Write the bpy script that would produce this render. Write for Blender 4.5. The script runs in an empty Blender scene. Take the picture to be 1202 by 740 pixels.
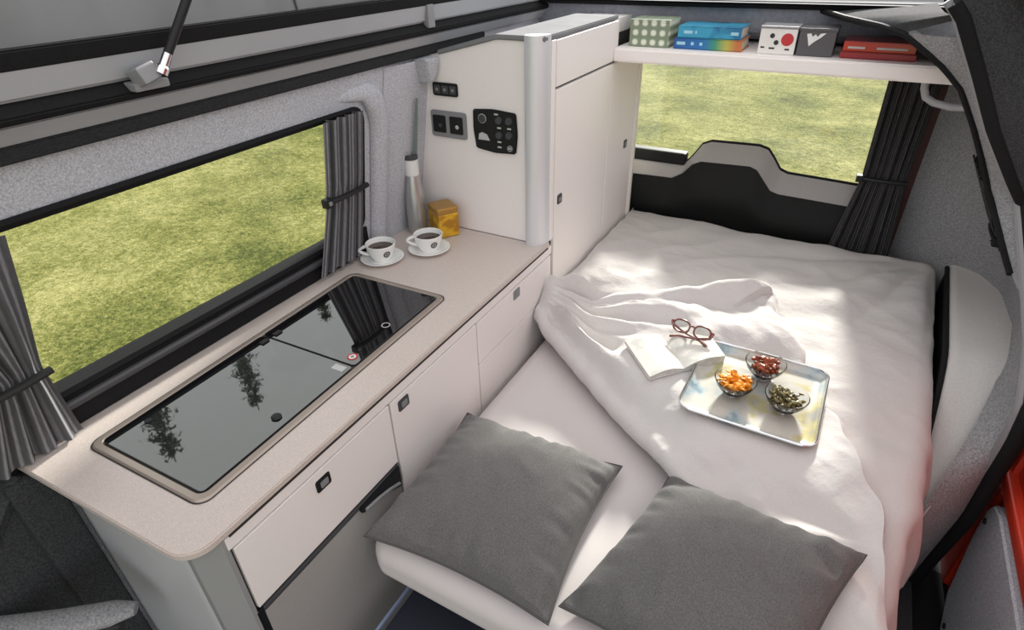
import bpy, bmesh, math, random
from mathutils import Vector, Matrix, Euler, noise

SC = bpy.context.scene
COL = SC.collection
PI = math.pi
R = math.radians
random.seed(7)

# ------------------------------------------------------------------ materials
def nd(nt, t, **kw):
    n = nt.nodes.new(t)
    for k, v in kw.items():
        if k.startswith('i_'):
            n.inputs[k[2:].replace('_', ' ')].default_value = v
        else:
            setattr(n, k, v)
    return n

def mat(name, col, rough=0.6, metal=0.0, var=None, var2=None, bump=None, spec=0.5, coat=0.0, sheen=0.0, trans=0.0, ior=1.5, stretch=None):
    """var = (scale, amount): fine colour mottling; var2 = (scale, other colour, lo, hi); bump = (scale, strength, distance)."""
    m = bpy.data.materials.new(name); m.use_nodes = True
    nt = m.node_tree; b = nt.nodes['Principled BSDF']
    b.inputs['Base Color'].default_value = (*col, 1)
    b.inputs['Roughness'].default_value = rough
    b.inputs['Metallic'].default_value = metal
    b.inputs['Specular IOR Level'].default_value = spec
    b.inputs['Coat Weight'].default_value = coat
    b.inputs['Sheen Weight'].default_value = sheen
    b.inputs['Transmission Weight'].default_value = trans
    b.inputs['IOR'].default_value = ior
    L = nt.links.new
    tc = nd(nt, 'ShaderNodeTexCoord')
    src = tc.outputs['Object']
    if stretch:
        mp = nd(nt, 'ShaderNodeMapping'); mp.inputs['Scale'].default_value = stretch
        L(src, mp.inputs['Vector']); src = mp.outputs['Vector']
    last = None
    if var2:
        n = nd(nt, 'ShaderNodeTexNoise'); n.inputs['Scale'].default_value = var2[0]; n.inputs['Detail'].default_value = 3
        L(src, n.inputs['Vector'])
        r = nd(nt, 'ShaderNodeMapRange'); r.inputs['From Min'].default_value = var2[2]; r.inputs['From Max'].default_value = var2[3]
        L(n.outputs['Fac'], r.inputs['Value'])
        x = nd(nt, 'ShaderNodeMix', data_type='RGBA'); x.inputs['A'].default_value = (*col, 1); x.inputs['B'].default_value = (*var2[1], 1)
        L(r.outputs['Result'], x.inputs['Factor']); last = x.outputs['Result']
    if var:
        n = nd(nt, 'ShaderNodeTexNoise'); n.inputs['Scale'].default_value = var[0]; n.inputs['Detail'].default_value = 2
        L(src, n.inputs['Vector'])
        r = nd(nt, 'ShaderNodeMapRange'); r.inputs['From Min'].default_value = .3; r.inputs['From Max'].default_value = .7
        r.inputs['To Min'].default_value = 1 - var[1]; r.inputs['To Max'].default_value = 1 + var[1]
        L(n.outputs['Fac'], r.inputs['Value'])
        x = nd(nt, 'ShaderNodeMix', data_type='RGBA', blend_type='MULTIPLY'); x.inputs['Factor'].default_value = 1
        if last: L(last, x.inputs['A'])
        else: x.inputs['A'].default_value = (*col, 1)
        L(r.outputs['Result'], x.inputs['B']); last = x.outputs['Result']
    if last: L(last, b.inputs['Base Color'])
    if bump:
        n = nd(nt, 'ShaderNodeTexNoise'); n.inputs['Scale'].default_value = bump[0]; n.inputs['Detail'].default_value = 3
        L(src, n.inputs['Vector'])
        bp = nd(nt, 'ShaderNodeBump'); bp.inputs['Strength'].default_value = bump[1]; bp.inputs['Distance'].default_value = bump[2]
        L(n.outputs['Fac'], bp.inputs['Height']); L(bp.outputs['Normal'], b.inputs['Normal'])
    return m

M = {}
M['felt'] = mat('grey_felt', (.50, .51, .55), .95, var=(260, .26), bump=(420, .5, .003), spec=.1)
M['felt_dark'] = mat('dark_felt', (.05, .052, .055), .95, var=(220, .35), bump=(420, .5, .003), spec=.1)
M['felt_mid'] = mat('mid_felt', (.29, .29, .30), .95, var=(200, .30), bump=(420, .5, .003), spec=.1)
M['lining'] = mat('roof_lining', (.27, .278, .315), .9, var=(60, .12), bump=(300, .3, .002), spec=.15)
M['laminate'] = mat('cream_laminate', (.87, .82, .80), .42, var=(300, .02), spec=.4)
M['laminate_edge'] = mat('pale_edge', (.80, .765, .70), .45)
M['worktop'] = mat('worktop_laminate', (.58, .505, .465), .38, var=(520, .14), bump=(500, .08, .001), spec=.5)
M['gap'] = mat('gap_shade_and_seal', (.03, .026, .024), .7)  # near-black: shade drawn in seams, also the seal round the glass lids
M['alu'] = mat('brushed_aluminium', (.74, .745, .77), .42, metal=.35)
M['alu_paint'] = mat('silver_paint', (.42, .425, .43), .38, metal=.35)
M['steel'] = mat('chrome', (.78, .78, .80), .16, metal=1)
M['frame_warm'] = mat('lid_frame_metal', (.40, .335, .29), .34, metal=.5)
M['black'] = mat('black_plastic', (.010, .010, .011), .45, spec=.35)
M['rubber'] = mat('black_rubber', (.009, .009, .010), .75, var=(200, .2), spec=.2)
M['ribbed'] = mat('ribbed_edging', (.026, .027, .029), .75, spec=.2, var=(160, .35), bump=(260, .7, .003), stretch=(1, .6, 3))
M['dark_grey'] = mat('dark_grey_plastic', (.06, .06, .065), .5, spec=.35)
M['mid_grey'] = mat('mid_grey_plastic', (.24, .24, .25), .5)
M['panel_grey'] = mat('painted_panel', (.36, .365, .385), .5, var=(4, .05))
M['canvas'] = mat('grey_canvas', (.21, .214, .222), .9, var=(9, .08), bump=(600, .25, .001), spec=.1)
M['hatch_grey'] = mat('hatch_trim_grey', (.36, .345, .335), .5, var=(300, .05), bump=(500, .1, .001))
M['hatch_black'] = mat('hatch_panel_black', (.009, .0095, .0095), .6, spec=.25)
M['red_paint'] = mat('red_body_paint', (.62, .045, .018), .35, coat=.6)
M['red_shaded'] = mat('red_body_shaded', (.055, .006, .006), .5)  # body red with its shade put into the colour
M['glass_lid'] = mat('smoked_glass', (.006, .006, .007), .015, spec=.7, ior=1.85, coat=.7)
M['curtain'] = mat('grey_curtain_cloth', (.17, .17, .18), .9, var=(260, .12), bump=(700, .2, .001), spec=.15, stretch=(1, 1, .15))
def pinstripe(m, bands):
    nt = m.node_tree; b = nt.nodes['Principled BSDF']; L = nt.links.new
    uvn = nd(nt, 'ShaderNodeUVMap'); sp_ = nd(nt, 'ShaderNodeSeparateXYZ'); L(uvn.outputs[0], sp_.inputs[0])
    a = nd(nt, 'ShaderNodeMath', operation='MULTIPLY'); a.inputs[1].default_value = bands * 2 * PI; L(sp_.outputs['X'], a.inputs[0])
    c = nd(nt, 'ShaderNodeMath', operation='SINE'); L(a.outputs[0], c.inputs[0])
    r = nd(nt, 'ShaderNodeMapRange'); r.inputs['From Min'].default_value = -.2; r.inputs['From Max'].default_value = .9; r.inputs['To Min'].default_value = .55; r.inputs['To Max'].default_value = 1.45
    L(c.outputs[0], r.inputs['Value'])
    old = b.inputs['Base Color'].links[0].from_socket
    x = nd(nt, 'ShaderNodeMix', data_type='RGBA', blend_type='MULTIPLY'); x.inputs['Factor'].default_value = 1
    L(old, x.inputs['A']); L(r.outputs['Result'], x.inputs['B']); L(x.outputs['Result'], b.inputs['Base Color'])
pinstripe(M['curtain'], 17)
M['curtain_dark'] = mat('charcoal_curtain_cloth', (.05, .05, .052), .9, var=(300, .25), bump=(700, .2, .001), spec=.15, stretch=(1, 1, .15))
M['sheet'] = mat('sheet_fabric', (.60, .555, .55), .85, var=(500, .03), bump=(700, .12, .001), spec=.2, sheen=.1)
M['duvet'] = mat('duvet_fabric', (.585, .555, .545), .88, var=(420, .05), bump=(45, .35, .006), spec=.2, sheen=.1)
M['ledge'] = mat('sunlit_side_felt', (.60, .575, .56), .9, var=(260, .08), bump=(400, .3, .002), spec=.15)  # pale tone stands in for sunlight on the grey side felt
pinstripe(M['curtain_dark'], 24)
M['cushion'] = mat('cushion_fabric', (.125, .121, .120), .92, var=(340, .24), bump=(420, .5, .002), spec=.15, sheen=.15)
M['piping'] = mat('dark_piping', (.075, .07, .068), .7)
M['white'] = mat('white_ceramic', (.86, .86, .84), .18, coat=.4)
M['mark_grey'] = mat('grey_print', (.10, .10, .10), .4)
M['white_print'] = mat('white_print', (.75, .75, .74), .5)
M['pale_print'] = mat('pale_print', (.48, .49, .48), .5)
M['coffee'] = mat('coffee_liquid', (.045, .022, .012), .08)
M['paper'] = mat('book_paper', (.66, .635, .59), .8, var2=(26, (.54, .525, .50), .50, .62), spec=.2)
M['page_edge'] = mat('page_block', (.62, .55, .45), .8, var=(600, .2))
M['tortoise'] = mat('dark_red_acetate', (.16, .03, .025), .22, var=(90, .5), coat=.5)
M['bowl_glass'] = mat('clear_glass', (1, 1, 1), .0, trans=1, ior=1.45)
M['orange'] = mat('orange_snack', (.78, .30, .02), .5, var=(90, .35))
M['redbrown'] = mat('red_brown_nuts', (.26, .055, .02), .4, var=(90, .6))
M['olive'] = mat('green_brown_seeds', (.15, .12, .04), .5, var=(80, .7))
M['amber_tin'] = mat('amber_tin', (.46, .22, .02), .3, metal=.35, var2=(30, (.75, .45, .03), .45, .6))
M['amber_lid'] = mat('amber_lid', (.40, .22, .05), .35, metal=.35)
M['floor'] = mat('floor_vinyl', (.05, .05, .055), .5, var=(120, .2))
M['blue_rail'] = mat('blue_tinted_rail', (.34, .42, .62), .3, metal=.4)
M['bed_base'] = mat('dark_bed_base', (.022, .025, .040), .6)
M['bark'] = mat('bark', (.10, .075, .055), .9, var=(12, .3))
M['needles'] = mat('needles', (.045, .065, .03), .8, var=(6, .3))
M['soot'] = mat('bottle_steel', (.50, .50, .49), .28, metal=.7)
M['blade_green'] = mat('grey_green_strip', (.20, .24, .22), .4)

# thin window pane: see-through with a mild reflection
def pane_mat():
    m = bpy.data.materials.new('window_glass'); m.use_nodes = True
    nt = m.node_tree; nt.nodes.remove(nt.nodes['Principled BSDF'])
    t = nd(nt, 'ShaderNodeBsdfTransparent'); t.inputs['Color'].default_value = (.95, .97, .95, 1)
    g = nd(nt, 'ShaderNodeBsdfGlossy'); g.inputs['Roughness'].default_value = .02
    f = nd(nt, 'ShaderNodeValue'); f.outputs[0].default_value = .035
    x = nd(nt, 'ShaderNodeMixShader')
    nt.links.new(f.outputs[0], x.inputs[0]); nt.links.new(t.outputs[0], x.inputs[1]); nt.links.new(g.outputs[0], x.inputs[2])
    nt.links.new(x.outputs[0], nt.nodes['Material Output'].inputs[0])
    return m
M['pane'] = pane_mat()

def lawn_mat():
    m = bpy.data.materials.new('meadow_grass'); m.use_nodes = True
    nt = m.node_tree; b = nt.nodes['Principled BSDF']; L = nt.links.new
    b.inputs['Roughness'].default_value = .9; b.inputs['Specular IOR Level'].default_value = .1
    tc = nd(nt, 'ShaderNodeTexCoord')
    def noi(s, det, rough=.6):
        n = nd(nt, 'ShaderNodeTexNoise'); n.inputs['Scale'].default_value = s; n.inputs['Detail'].default_value = det
        n.inputs['Roughness'].default_value = rough; L(tc.outputs['Object'], n.inputs['Vector']); return n
    big = noi(.9, 4); fine = noi(17, 6, .8); tiny = noi(48, 4, .75)
    r = nd(nt, 'ShaderNodeValToRGB')
    r.color_ramp.elements[0].position = .415; r.color_ramp.elements[0].color = (.06, .078, .014, 1)
    r.color_ramp.elements[1].position = .605; r.color_ramp.elements[1].color = (.47, .44, .185, 1)
    e = r.color_ramp.elements.new(.50); e.color = (.205, .212, .055, 1)
    a = nd(nt, 'ShaderNodeMath', operation='MULTIPLY'); a.inputs[1].default_value = .30; L(big.outputs['Fac'], a.inputs[0])
    c = nd(nt, 'ShaderNodeMath', operation='MULTIPLY_ADD'); c.inputs[1].default_value = .40; L(fine.outputs['Fac'], c.inputs[0]); L(a.outputs[0], c.inputs[2])
    d = nd(nt, 'ShaderNodeMath', operation='MULTIPLY_ADD'); d.inputs[1].default_value = .30; L(tiny.outputs['Fac'], d.inputs[0]); L(c.outputs[0], d.inputs[2])
    L(d.outputs[0], r.inputs['Fac']); L(r.outputs['Color'], b.inputs['Base Color'])
    bp = nd(nt, 'ShaderNodeBump'); bp.inputs['Strength'].default_value = .9; bp.inputs['Distance'].default_value = .06
    L(d.outputs[0], bp.inputs['Height']); L(bp.outputs['Normal'], b.inputs['Normal'])
    return m
M['lawn'] = lawn_mat()

def ramp_mat(name, axis, stops, rough=.4):
    """printed cover: colour bands along one generated axis."""
    m = bpy.data.materials.new(name); m.use_nodes = True
    nt = m.node_tree; b = nt.nodes['Principled BSDF']; L = nt.links.new
    b.inputs['Roughness'].default_value = rough
    tc = nd(nt, 'ShaderNodeTexCoord'); s = nd(nt, 'ShaderNodeSeparateXYZ'); L(tc.outputs['Generated'], s.inputs[0])
    r = nd(nt, 'ShaderNodeValToRGB'); els = r.color_ramp.elements
    while len(els) < len(stops): els.new(.5)
    for el, (p, c) in zip(els, stops): el.position = p; el.color = (*c, 1)
    L(s.outputs[axis], r.inputs['Fac']); L(r.outputs['Color'], b.inputs['Base Color'])
    return m
M['cover_rainbow'] = ramp_mat('blue_to_orange_cover', 'X', [(0, (.02, .10, .32)), (.45, (.02, .16, .42)), (.62, (.05, .28, .16)), (.78, (.45, .42, .08)), (.92, (.50, .16, .05))])
M['cover_cyan'] = mat('cyan_cover', (.045, .33, .52), .35, var2=(14, (.02, .16, .33), .5, .65))
M['cover_red'] = mat('red_cover', (.48, .02, .018), .25, coat=.5)
M['cover_darkred'] = mat('dark_red_cover', (.30, .015, .02), .35)
M['cover_white'] = mat('white_box_print', (.76, .73, .70), .5)
M['cover_charcoal'] = mat('charcoal_box', (.085, .08, .088), .5)
M['print_red'] = mat('red_print', (.50, .03, .035), .5)
M['print_black'] = mat('black_print', (.02, .02, .02), .5)
M['print_blue'] = mat('pale_blue_print', (.35, .62, .75), .5)

def check_mat():
    m = bpy.data.materials.new('green_check_print'); m.use_nodes = True
    nt = m.node_tree; b = nt.nodes['Principled BSDF']; L = nt.links.new
    b.inputs['Roughness'].default_value = .6
    tc = nd(nt, 'ShaderNodeTexCoord'); mp = nd(nt, 'ShaderNodeMapping'); mp.inputs['Scale'].default_value = (1, 1, 1)
    L(tc.outputs['Object'], mp.inputs['Vector'])
    w1 = nd(nt, 'ShaderNodeTexWave', bands_direction='X'); w1.inputs['Scale'].default_value = 9.5
    w2 = nd(nt, 'ShaderNodeTexWave', bands_direction='Z'); w2.inputs['Scale'].default_value = 10
    L(mp.outputs[0], w1.inputs['Vector']); L(mp.outputs[0], w2.inputs['Vector'])
    a = nd(nt, 'ShaderNodeMath', operation='MULTIPLY'); L(w1.outputs['Fac'], a.inputs[0]); L(w2.outputs['Fac'], a.inputs[1])
    r = nd(nt, 'ShaderNodeValToRGB'); r.color_ramp.elements[0].color = (.20, .25, .17, 1); r.color_ramp.elements[1].color = (.72, .74, .62, 1)
    r.color_ramp.elements[0].position = .1; r.color_ramp.elements[1].position = .6
    L(a.outputs[0], r.inputs['Fac']); L(r.outputs['Color'], b.inputs['Base Color'])
    return m
M['check'] = check_mat()

def tray_mat():
    m = bpy.data.materials.new('patterned_tray'); m.use_nodes = True
    nt = m.node_tree; b = nt.nodes['Principled BSDF']; L = nt.links.new
    b.inputs['Roughness'].default_value = .16; b.inputs['Coat Weight'].default_value = .6
    tc = nd(nt, 'ShaderNodeTexCoord')
    n = nd(nt, 'ShaderNodeTexNoise'); n.inputs['Scale'].default_value = 9; n.inputs['Detail'].default_value = 5; L(tc.outputs['Object'], n.inputs['Vector'])
    r = nd(nt, 'ShaderNodeValToRGB'); els = r.color_ramp.elements
    st = [(.30, (.07, .17, .25)), (.39, (.40, .47, .49)), (.46, (.54, .52, .47)), (.55, (.57, .545, .49)), (.61, (.52, .46, .22)), (.69, (.36, .35, .32))]
    while len(els) < len(st): els.new(.5)
    for e, (p, c) in zip(els, st): e.position = p; e.color = (*c, 1)
    L(n.outputs['Fac'], r.inputs['Fac']); L(r.outputs['Color'], b.inputs['Base Color'])
    return m
M['tray'] = tray_mat()

# ------------------------------------------------------------------ mesh builder
class MB:
    def __init__(s): s.bm = bmesh.new()
    def add(s, b2):
        me = bpy.data.meshes.new('t'); b2.to_mesh(me); b2.free(); s.bm.from_mesh(me); bpy.data.meshes.remove(me); return s
    def box(s, x0, x1, y0, y1, z0, z1, bev=0, seg=2, rot=None, at=None):
        b = bmesh.new(); bmesh.ops.create_cube(b, size=1)
        for v in b.verts:
            v.co = Vector(((v.co.x + .5) * (x1 - x0) + x0, (v.co.y + .5) * (y1 - y0) + y0, (v.co.z + .5) * (z1 - z0) + z0))
        if bev: bmesh.ops.bevel(b, geom=list(b.edges), offset=bev, segments=seg, affect='EDGES', profile=.5)
        if rot is not None:
            for v in b.verts: v.co = rot @ v.co
        if at is not None:
            for v in b.verts: v.co += Vector(at)
        return s.add(b)
    def tube(s, pts, r, n=8, closed=False, flat=None):
        """pipe along points; r one radius or a list; flat = (axis vector, factor) squashes the section."""
        b = bmesh.new(); P = [Vector(p) for p in pts]; N = len(P); rings = []
        ref = None
        for i, p in enumerate(P):
            a = P[(i - 1) % N] if (closed or i > 0) else P[i]
            c = P[(i + 1) % N] if (closed or i < N - 1) else P[i]
            t = (c - a)
            t = t.normalized() if t.length > 1e-9 else Vector((0, 0, 1))
            if ref is None:
                ref = Vector((0, 0, 1)) if abs(t.z) < .9 else Vector((1, 0, 0))
            u = (ref - t * ref.dot(t)).normalized(); w = t.cross(u); ref = u
            rr = r[i] if isinstance(r, (list, tuple)) else r
            ring = []
            for k in range(n):
                o = (u * math.cos(2 * PI * k / n) + w * math.sin(2 * PI * k / n)) * rr
                if flat: o -= flat[0] * o.dot(flat[0]) * (1 - flat[1])
                ring.append(b.verts.new(p + o))
            rings.append(ring)
        for i in range(N if closed else N - 1):
            A, B = rings[i], rings[(i + 1) % N]
            for k in range(n): b.faces.new((A[k], A[(k + 1) % n], B[(k + 1) % n], B[k]))
        if not closed: b.faces.new(rings[0][::-1]); b.faces.new(rings[-1])
        bmesh.ops.recalc_face_normals(b, faces=list(b.faces))
        return s.add(b)
    def lathe(s, prof, n=32, at=(0, 0, 0), closed=False):
        b = bmesh.new(); at = Vector(at); rings = []
        for r, z in prof:
            if r < 1e-6: rings.append([b.verts.new(at + Vector((0, 0, z)))])
            else: rings.append([b.verts.new(at + Vector((r * math.cos(2 * PI * k / n), r * math.sin(2 * PI * k / n), z))) for k in range(n)])
        for A, B in zip(rings, rings[1:] + ([rings[0]] if closed else [])):
            for k in range(n):
                a0, a1 = A[k % len(A)], A[(k + 1) % n % len(A)]; b0, b1 = B[k % len(B)], B[(k + 1) % n % len(B)]
                f = []
                for v in (a0, a1, b1, b0):
                    if v not in f: f.append(v)
                if len(f) > 2: b.faces.new(f)
        bmesh.ops.recalc_face_normals(b, faces=list(b.faces))
        return s.add(b)
    def grid(s, nu, nv, f, wrap=False):
        b = bmesh.new(); V = [[b.verts.new(f(i / (nu - 1), j / (nv - 1))) for j in range(nv)] for i in range(nu)]
        for i in range(nu - 1):
            for j in range(nv - 1): b.faces.new((V[i][j], V[i + 1][j], V[i + 1][j + 1], V[i][j + 1]))
        if wrap: bmesh.ops.remove_doubles(b, verts=list(b.verts), dist=1e-6)
        bmesh.ops.recalc_face_normals(b, faces=list(b.faces))
        return s.add(b)
    def prism(s, poly, f, d0, d1, bev=0, seg=2):
        """polygon (a, b) swept from depth d0 to d1, f(a, b, d) -> point."""
        b = bmesh.new(); A = [b.verts.new(f(p[0], p[1], d0)) for p in poly]; B = [b.verts.new(f(p[0], p[1], d1)) for p in poly]
        n = len(poly); b.faces.new(A); b.faces.new(B[::-1])
        for i in range(n): b.faces.new((A[i], B[i], B[(i + 1) % n], A[(i + 1) % n]))
        bmesh.ops.recalc_face_normals(b, faces=list(b.faces))
        if bev: bmesh.ops.bevel(b, geom=list(b.edges), offset=bev, segments=seg, affect='EDGES')
        return s.add(b)
    def xf(s, m):
        for v in s.bm.verts: v.co = m @ v.co
        return s

def finish(mb, name, material, origin, smooth=True):
    bm = mb.bm; o = Vector(origin)
    for v in bm.verts: v.co -= o
    me = bpy.data.meshes.new(name); bm.to_mesh(me); bm.free()
    if material is not None: me.materials.append(material)
    for p in me.polygons: p.use_smooth = smooth
    if smooth:
        try: me.set_sharp_from_angle(angle=R(38))
        except Exception: pass
    ob = bpy.data.objects.new(name, me); COL.objects.link(ob)
    if smooth and len(me.polygons) < 900:
        wn = ob.modifiers.new('weighted', 'WEIGHTED_NORMAL'); wn.keep_sharp = True; wn.weight = 80
    return ob

def thing(name, label, cat, loc=(0, 0, 0), group=None):
    o = bpy.data.objects.new(name, None); o.empty_display_size = .05; COL.objects.link(o)
    o.location = loc; o['label'] = label; o['category'] = cat
    if group: o['group'] = group
    return o

def world_org(o):
    v = Vector(o.location)
    while o.parent: o = o.parent; v += Vector(o.location)
    return v

def part(name, mb, m, parent, label=None, smooth=True, stuff=False):
    ob = finish(mb, name, m, world_org(parent), smooth); ob.parent = parent
    if label: ob['label'] = label
    if stuff: ob['kind'] = 'stuff'
    return ob

def solo(name, mb, m, label, cat, group=None, smooth=True, stuff=False):
    xs = [v.co for v in mb.bm.verts]
    org = Vector(((min(c.x for c in xs) + max(c.x for c in xs)) / 2, (min(c.y for c in xs) + max(c.y for c in xs)) / 2, min(c.z for c in xs)))
    ob = finish(mb, name, m, org, smooth); ob.location = org
    ob['label'] = label; ob['category'] = cat
    if group: ob['group'] = group
    if stuff: ob['kind'] = 'stuff'
    return ob

def struct(name, mb, m, label=None, parent=None, smooth=True):
    if parent: ob = part(name, mb, m, parent, label, smooth)
    else:
        ob = finish(mb, name, m, (0, 0, 0), smooth); ob['kind'] = 'structure'
        if label: ob['label'] = label
    return ob

def dup(root, loc, rotz=0, label=None):
    r = root.copy(); COL.objects.link(r); r.location = loc; r.rotation_euler = (0, 0, rotz)
    if label: r['label'] = label
    for ch in list(root.children):
        c = ch.copy(); COL.objects.link(c); c.parent = r
        for g in list(ch.children):
            d = g.copy(); COL.objects.link(d); d.parent = c
    return r

def itp(T, t):
    if t <= T[0][0]: return T[0][1]
    for (a, x), (b, y) in zip(T, T[1:]):
        if t <= b: return x + (y - x) * (t - a) / (b - a)
    return T[-1][1]
def sst(a, b, t):
    t = max(0, min(1, (t - a) / (b - a))); return t * t * (3 - 2 * t)
def rrect(x0, x1, y0, y1, r, n=6):
    out = []
    for cx, cy, a in ((x1 - r, y1 - r, 0), (x0 + r, y1 - r, 90), (x0 + r, y0 + r, 180), (x1 - r, y0 + r, 270)):
        for k in range(n + 1):
            t = R(a + 90 * k / n); out.append((cx + r * math.cos(t), cy + r * math.sin(t)))
    return out
def ring_strip(mb, A, B):
    """band of quads between two closed loops of equal length."""
    b = bmesh.new(); a = [b.verts.new(p) for p in A]; c = [b.verts.new(p) for p in B]; n = len(A)
    for i in range(n): b.faces.new((a[i], a[(i + 1) % n], c[(i + 1) % n], c[i]))
    bmesh.ops.recalc_face_normals(b, faces=list(b.faces)); mb.add(b)

# ------------------------------------------------------------------ camera
RW = ((.87510074, .48352787, -.01998731), (.24593082, -.47990303, -.84214673), (-.41679338, .73204773, -.5388779))
cam_d = bpy.data.cameras.new('camera'); cam = bpy.data.objects.new('camera', cam_d); COL.objects.link(cam)
X, Y, Z = Vector(RW[0]), -Vector(RW[1]), -Vector(RW[2])
m3 = Matrix((X, Y, Z)).transposed()
cam.matrix_world = Matrix.Translation((0, 0, 1.8)) @ m3.to_4x4()
cam_d.sensor_width = 36; cam_d.lens = 688.885 / 1202 * 36; cam_d.clip_start = .02
SC.camera = cam

# ------------------------------------------------------------------ outside: lawn, trees
GZ = -.62
mb = MB(); mb.grid(60, 60, lambda u, v: Vector((-34 + 68 * u, -22 + 68 * v, GZ + .04 * noise.noise(Vector((u * 40, v * 40, 0))))))
lawn = struct('ground_lawn', mb, M['lawn'])

def conifer(x, y, h, seed, label):
    rnd = random.Random(seed)
    t = thing('conifer_tree', label, 'tree', (x, y, GZ), 'conifers beyond the side window')
    tr = MB(); tr.tube([(x + .05 * math.sin(k), y, GZ + h * k / 10) for k in range(11)], [.17 * (1 - k / 10.5) + .012 for k in range(11)], 8)
    part('trunk', tr, M['bark'], t)
    b = bmesh.new()
    z = .18 * h
    while z < h * .985:
        f = 1 - z / h
        for _ in range(5 if f > .08 else 4):
            a = rnd.uniform(0, 2 * PI); L = (.18 + 1.75 * f ** .85) * rnd.uniform(.6, 1.15)
            d = Vector((math.cos(a), math.sin(a), 0)); n = max(4, int(L / .17))
            for k in range(1, n + 1):
                s = k / n
                c = Vector((x, y, GZ + z)) + d * (L * s) + Vector((0, 0, L * (.10 * s - .34 * s * s)))
                for _q in range(3):
                    w = .055 + .10 * (1 - s) ; q = Vector((rnd.gauss(0, 1), rnd.gauss(0, 1), rnd.gauss(-.5, .8))).normalized()
                    e = q.cross(Vector((rnd.gauss(0, 1), rnd.gauss(0, 1), rnd.gauss(0, 1)))).normalized()
                    c2 = c + Vector((rnd.gauss(0, .07), rnd.gauss(0, .07), rnd.gauss(-.03, .06)))
                    l = rnd.uniform(.12, .26)
                    b.faces.new([b.verts.new(p) for p in (c2 - e * w * .5, c2 + q * l * .6 - e * w * .25, c2 + q * l, c2 + e * w * .5)])
        z += (.20 + .26 * f)
    fo = MB(); fo.add(b)
    part('foliage', fo, M['needles'], t, smooth=False)
def tree_at(px, py, sl, el, D, seed, label):
    n = math.hypot(1, sl)
    conifer(px - D / n, py + D * sl / n, .9 + el * D - GZ, seed, label)
tree_at(-1.33, .42, .40, .82, 14, 1, 'tall conifer outside the side window, nearest tree, mirrored near the front of the hob lid')
tree_at(-1.33, .66, .60, .775, 19, 2, 'tall conifer outside the side window, mirrored in the middle of the glass lid')
tree_at(-1.33, .90, .845, .61, 25, 3, 'tall conifer outside the side window, farthest, mirrored beside the dark end of the lid')

# ------------------------------------------------------------------ shell: floor and left wall
struct('floor', MB().box(-1.45, .66, -1.0, 2.80, -.05, 0), M['floor'])
def WL(y, z, d=0):
    return Vector(((-1.355 + .19 * max(0, z - .92)) - d, y, z))
mb = MB()
b = bmesh.new()
HY0, HY1, HZ0, HZ1 = .02, 1.350, .985, 1.392
hole = rrect(HY0, HY1, HZ0, HZ1, .055)
outer = [(-1.0, .92), (2.80, .92), (2.80, 1.53), (-1.0, 1.53)]
ev = []
for lp in (outer, hole):
    vs = [b.verts.new((p[0], p[1], 0)) for p in lp]
    ev += [b.edges.new((vs[i], vs[(i + 1) % len(vs)])) for i in range(len(vs))]
bmesh.ops.triangle_fill(b, use_beauty=True, edges=ev)
bmesh.ops.subdivide_edges(b, edges=[e for e in b.edges if e.calc_length() > .3], cuts=2)
for v in b.verts: v.co = WL(v.co.x, v.co.y)
ret = bmesh.ops.extrude_face_region(b, geom=list(b.faces))
for g in ret['geom']:
    if isinstance(g, bmesh.types.BMVert): g.co.x -= .05
bmesh.ops.recalc_face_normals(b, faces=list(b.faces))
mb.add(b)
mb.box(-1.405, -1.355, .26, 2.80, 0, .92)
# padded ridge round the far end of the window and the pillar pad beside it
pts = [WL(1.428, z, -.004) for z in [.9 + .05 * k for k in range(9)]]
for k in range(1, 9):
    a = R(90 * k / 8); pts.append(WL(1.428 - .085 * (1 - math.cos(a)), 1.30 + .135 * math.sin(a), -.004))
pts += [WL(1.343 - .06 * k, 1.435, .006 * k) for k in range(1, 5)]
mb.tube(pts, [.040] * (len(pts) - 7) + [.036, .030, .024, .018, .012, .007, .003], 16, flat=(Vector((1, 0, 0)), .55))
def pillar(u, v):
    y = 1.45 + .22 * u; z = .885 + .60 * v
    o = .010 * (1 - math.cos(2 * PI * min(1, max(0, u)))) * .5 + .010 * u
    return WL(y, z, -o - .002)
mb.grid(14, 12, pillar)
# rounded felt pad under the roof edge, against the tall cabinet
mb.prism([(1.585, 1.49)] + [(1.615 + .045 * math.sin(R(a)), 1.415 + .045 - .045 * math.cos(R(a))) for a in range(0, 91, 15)] + [(1.660, 1.49)], lambda a, b_, d: WL(a, b_, -d), 0, .058, .004)
wall_left = struct('wall_left', mb, M['felt'])
# lower front part of the wall, before the kitchen
mb = MB()
mb.box(-1.43, -1.36, -1.0, .30, .0, .872, .01); mb.box(-1.37, -1.315, .20, .288, .0, .872, .012)
mb.box(-1.37, -1.335, -.35, .255, .02, .89, .03, 3)
mb.tube([(-1.345, .235 - .95 * t, .88 - 1.1 * t) for t in (0, .2, .4, .6, .8)], .022, 8)
struct('trim_1', mb, M['felt_dark'], 'dark felt lining before the kitchen')

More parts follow.
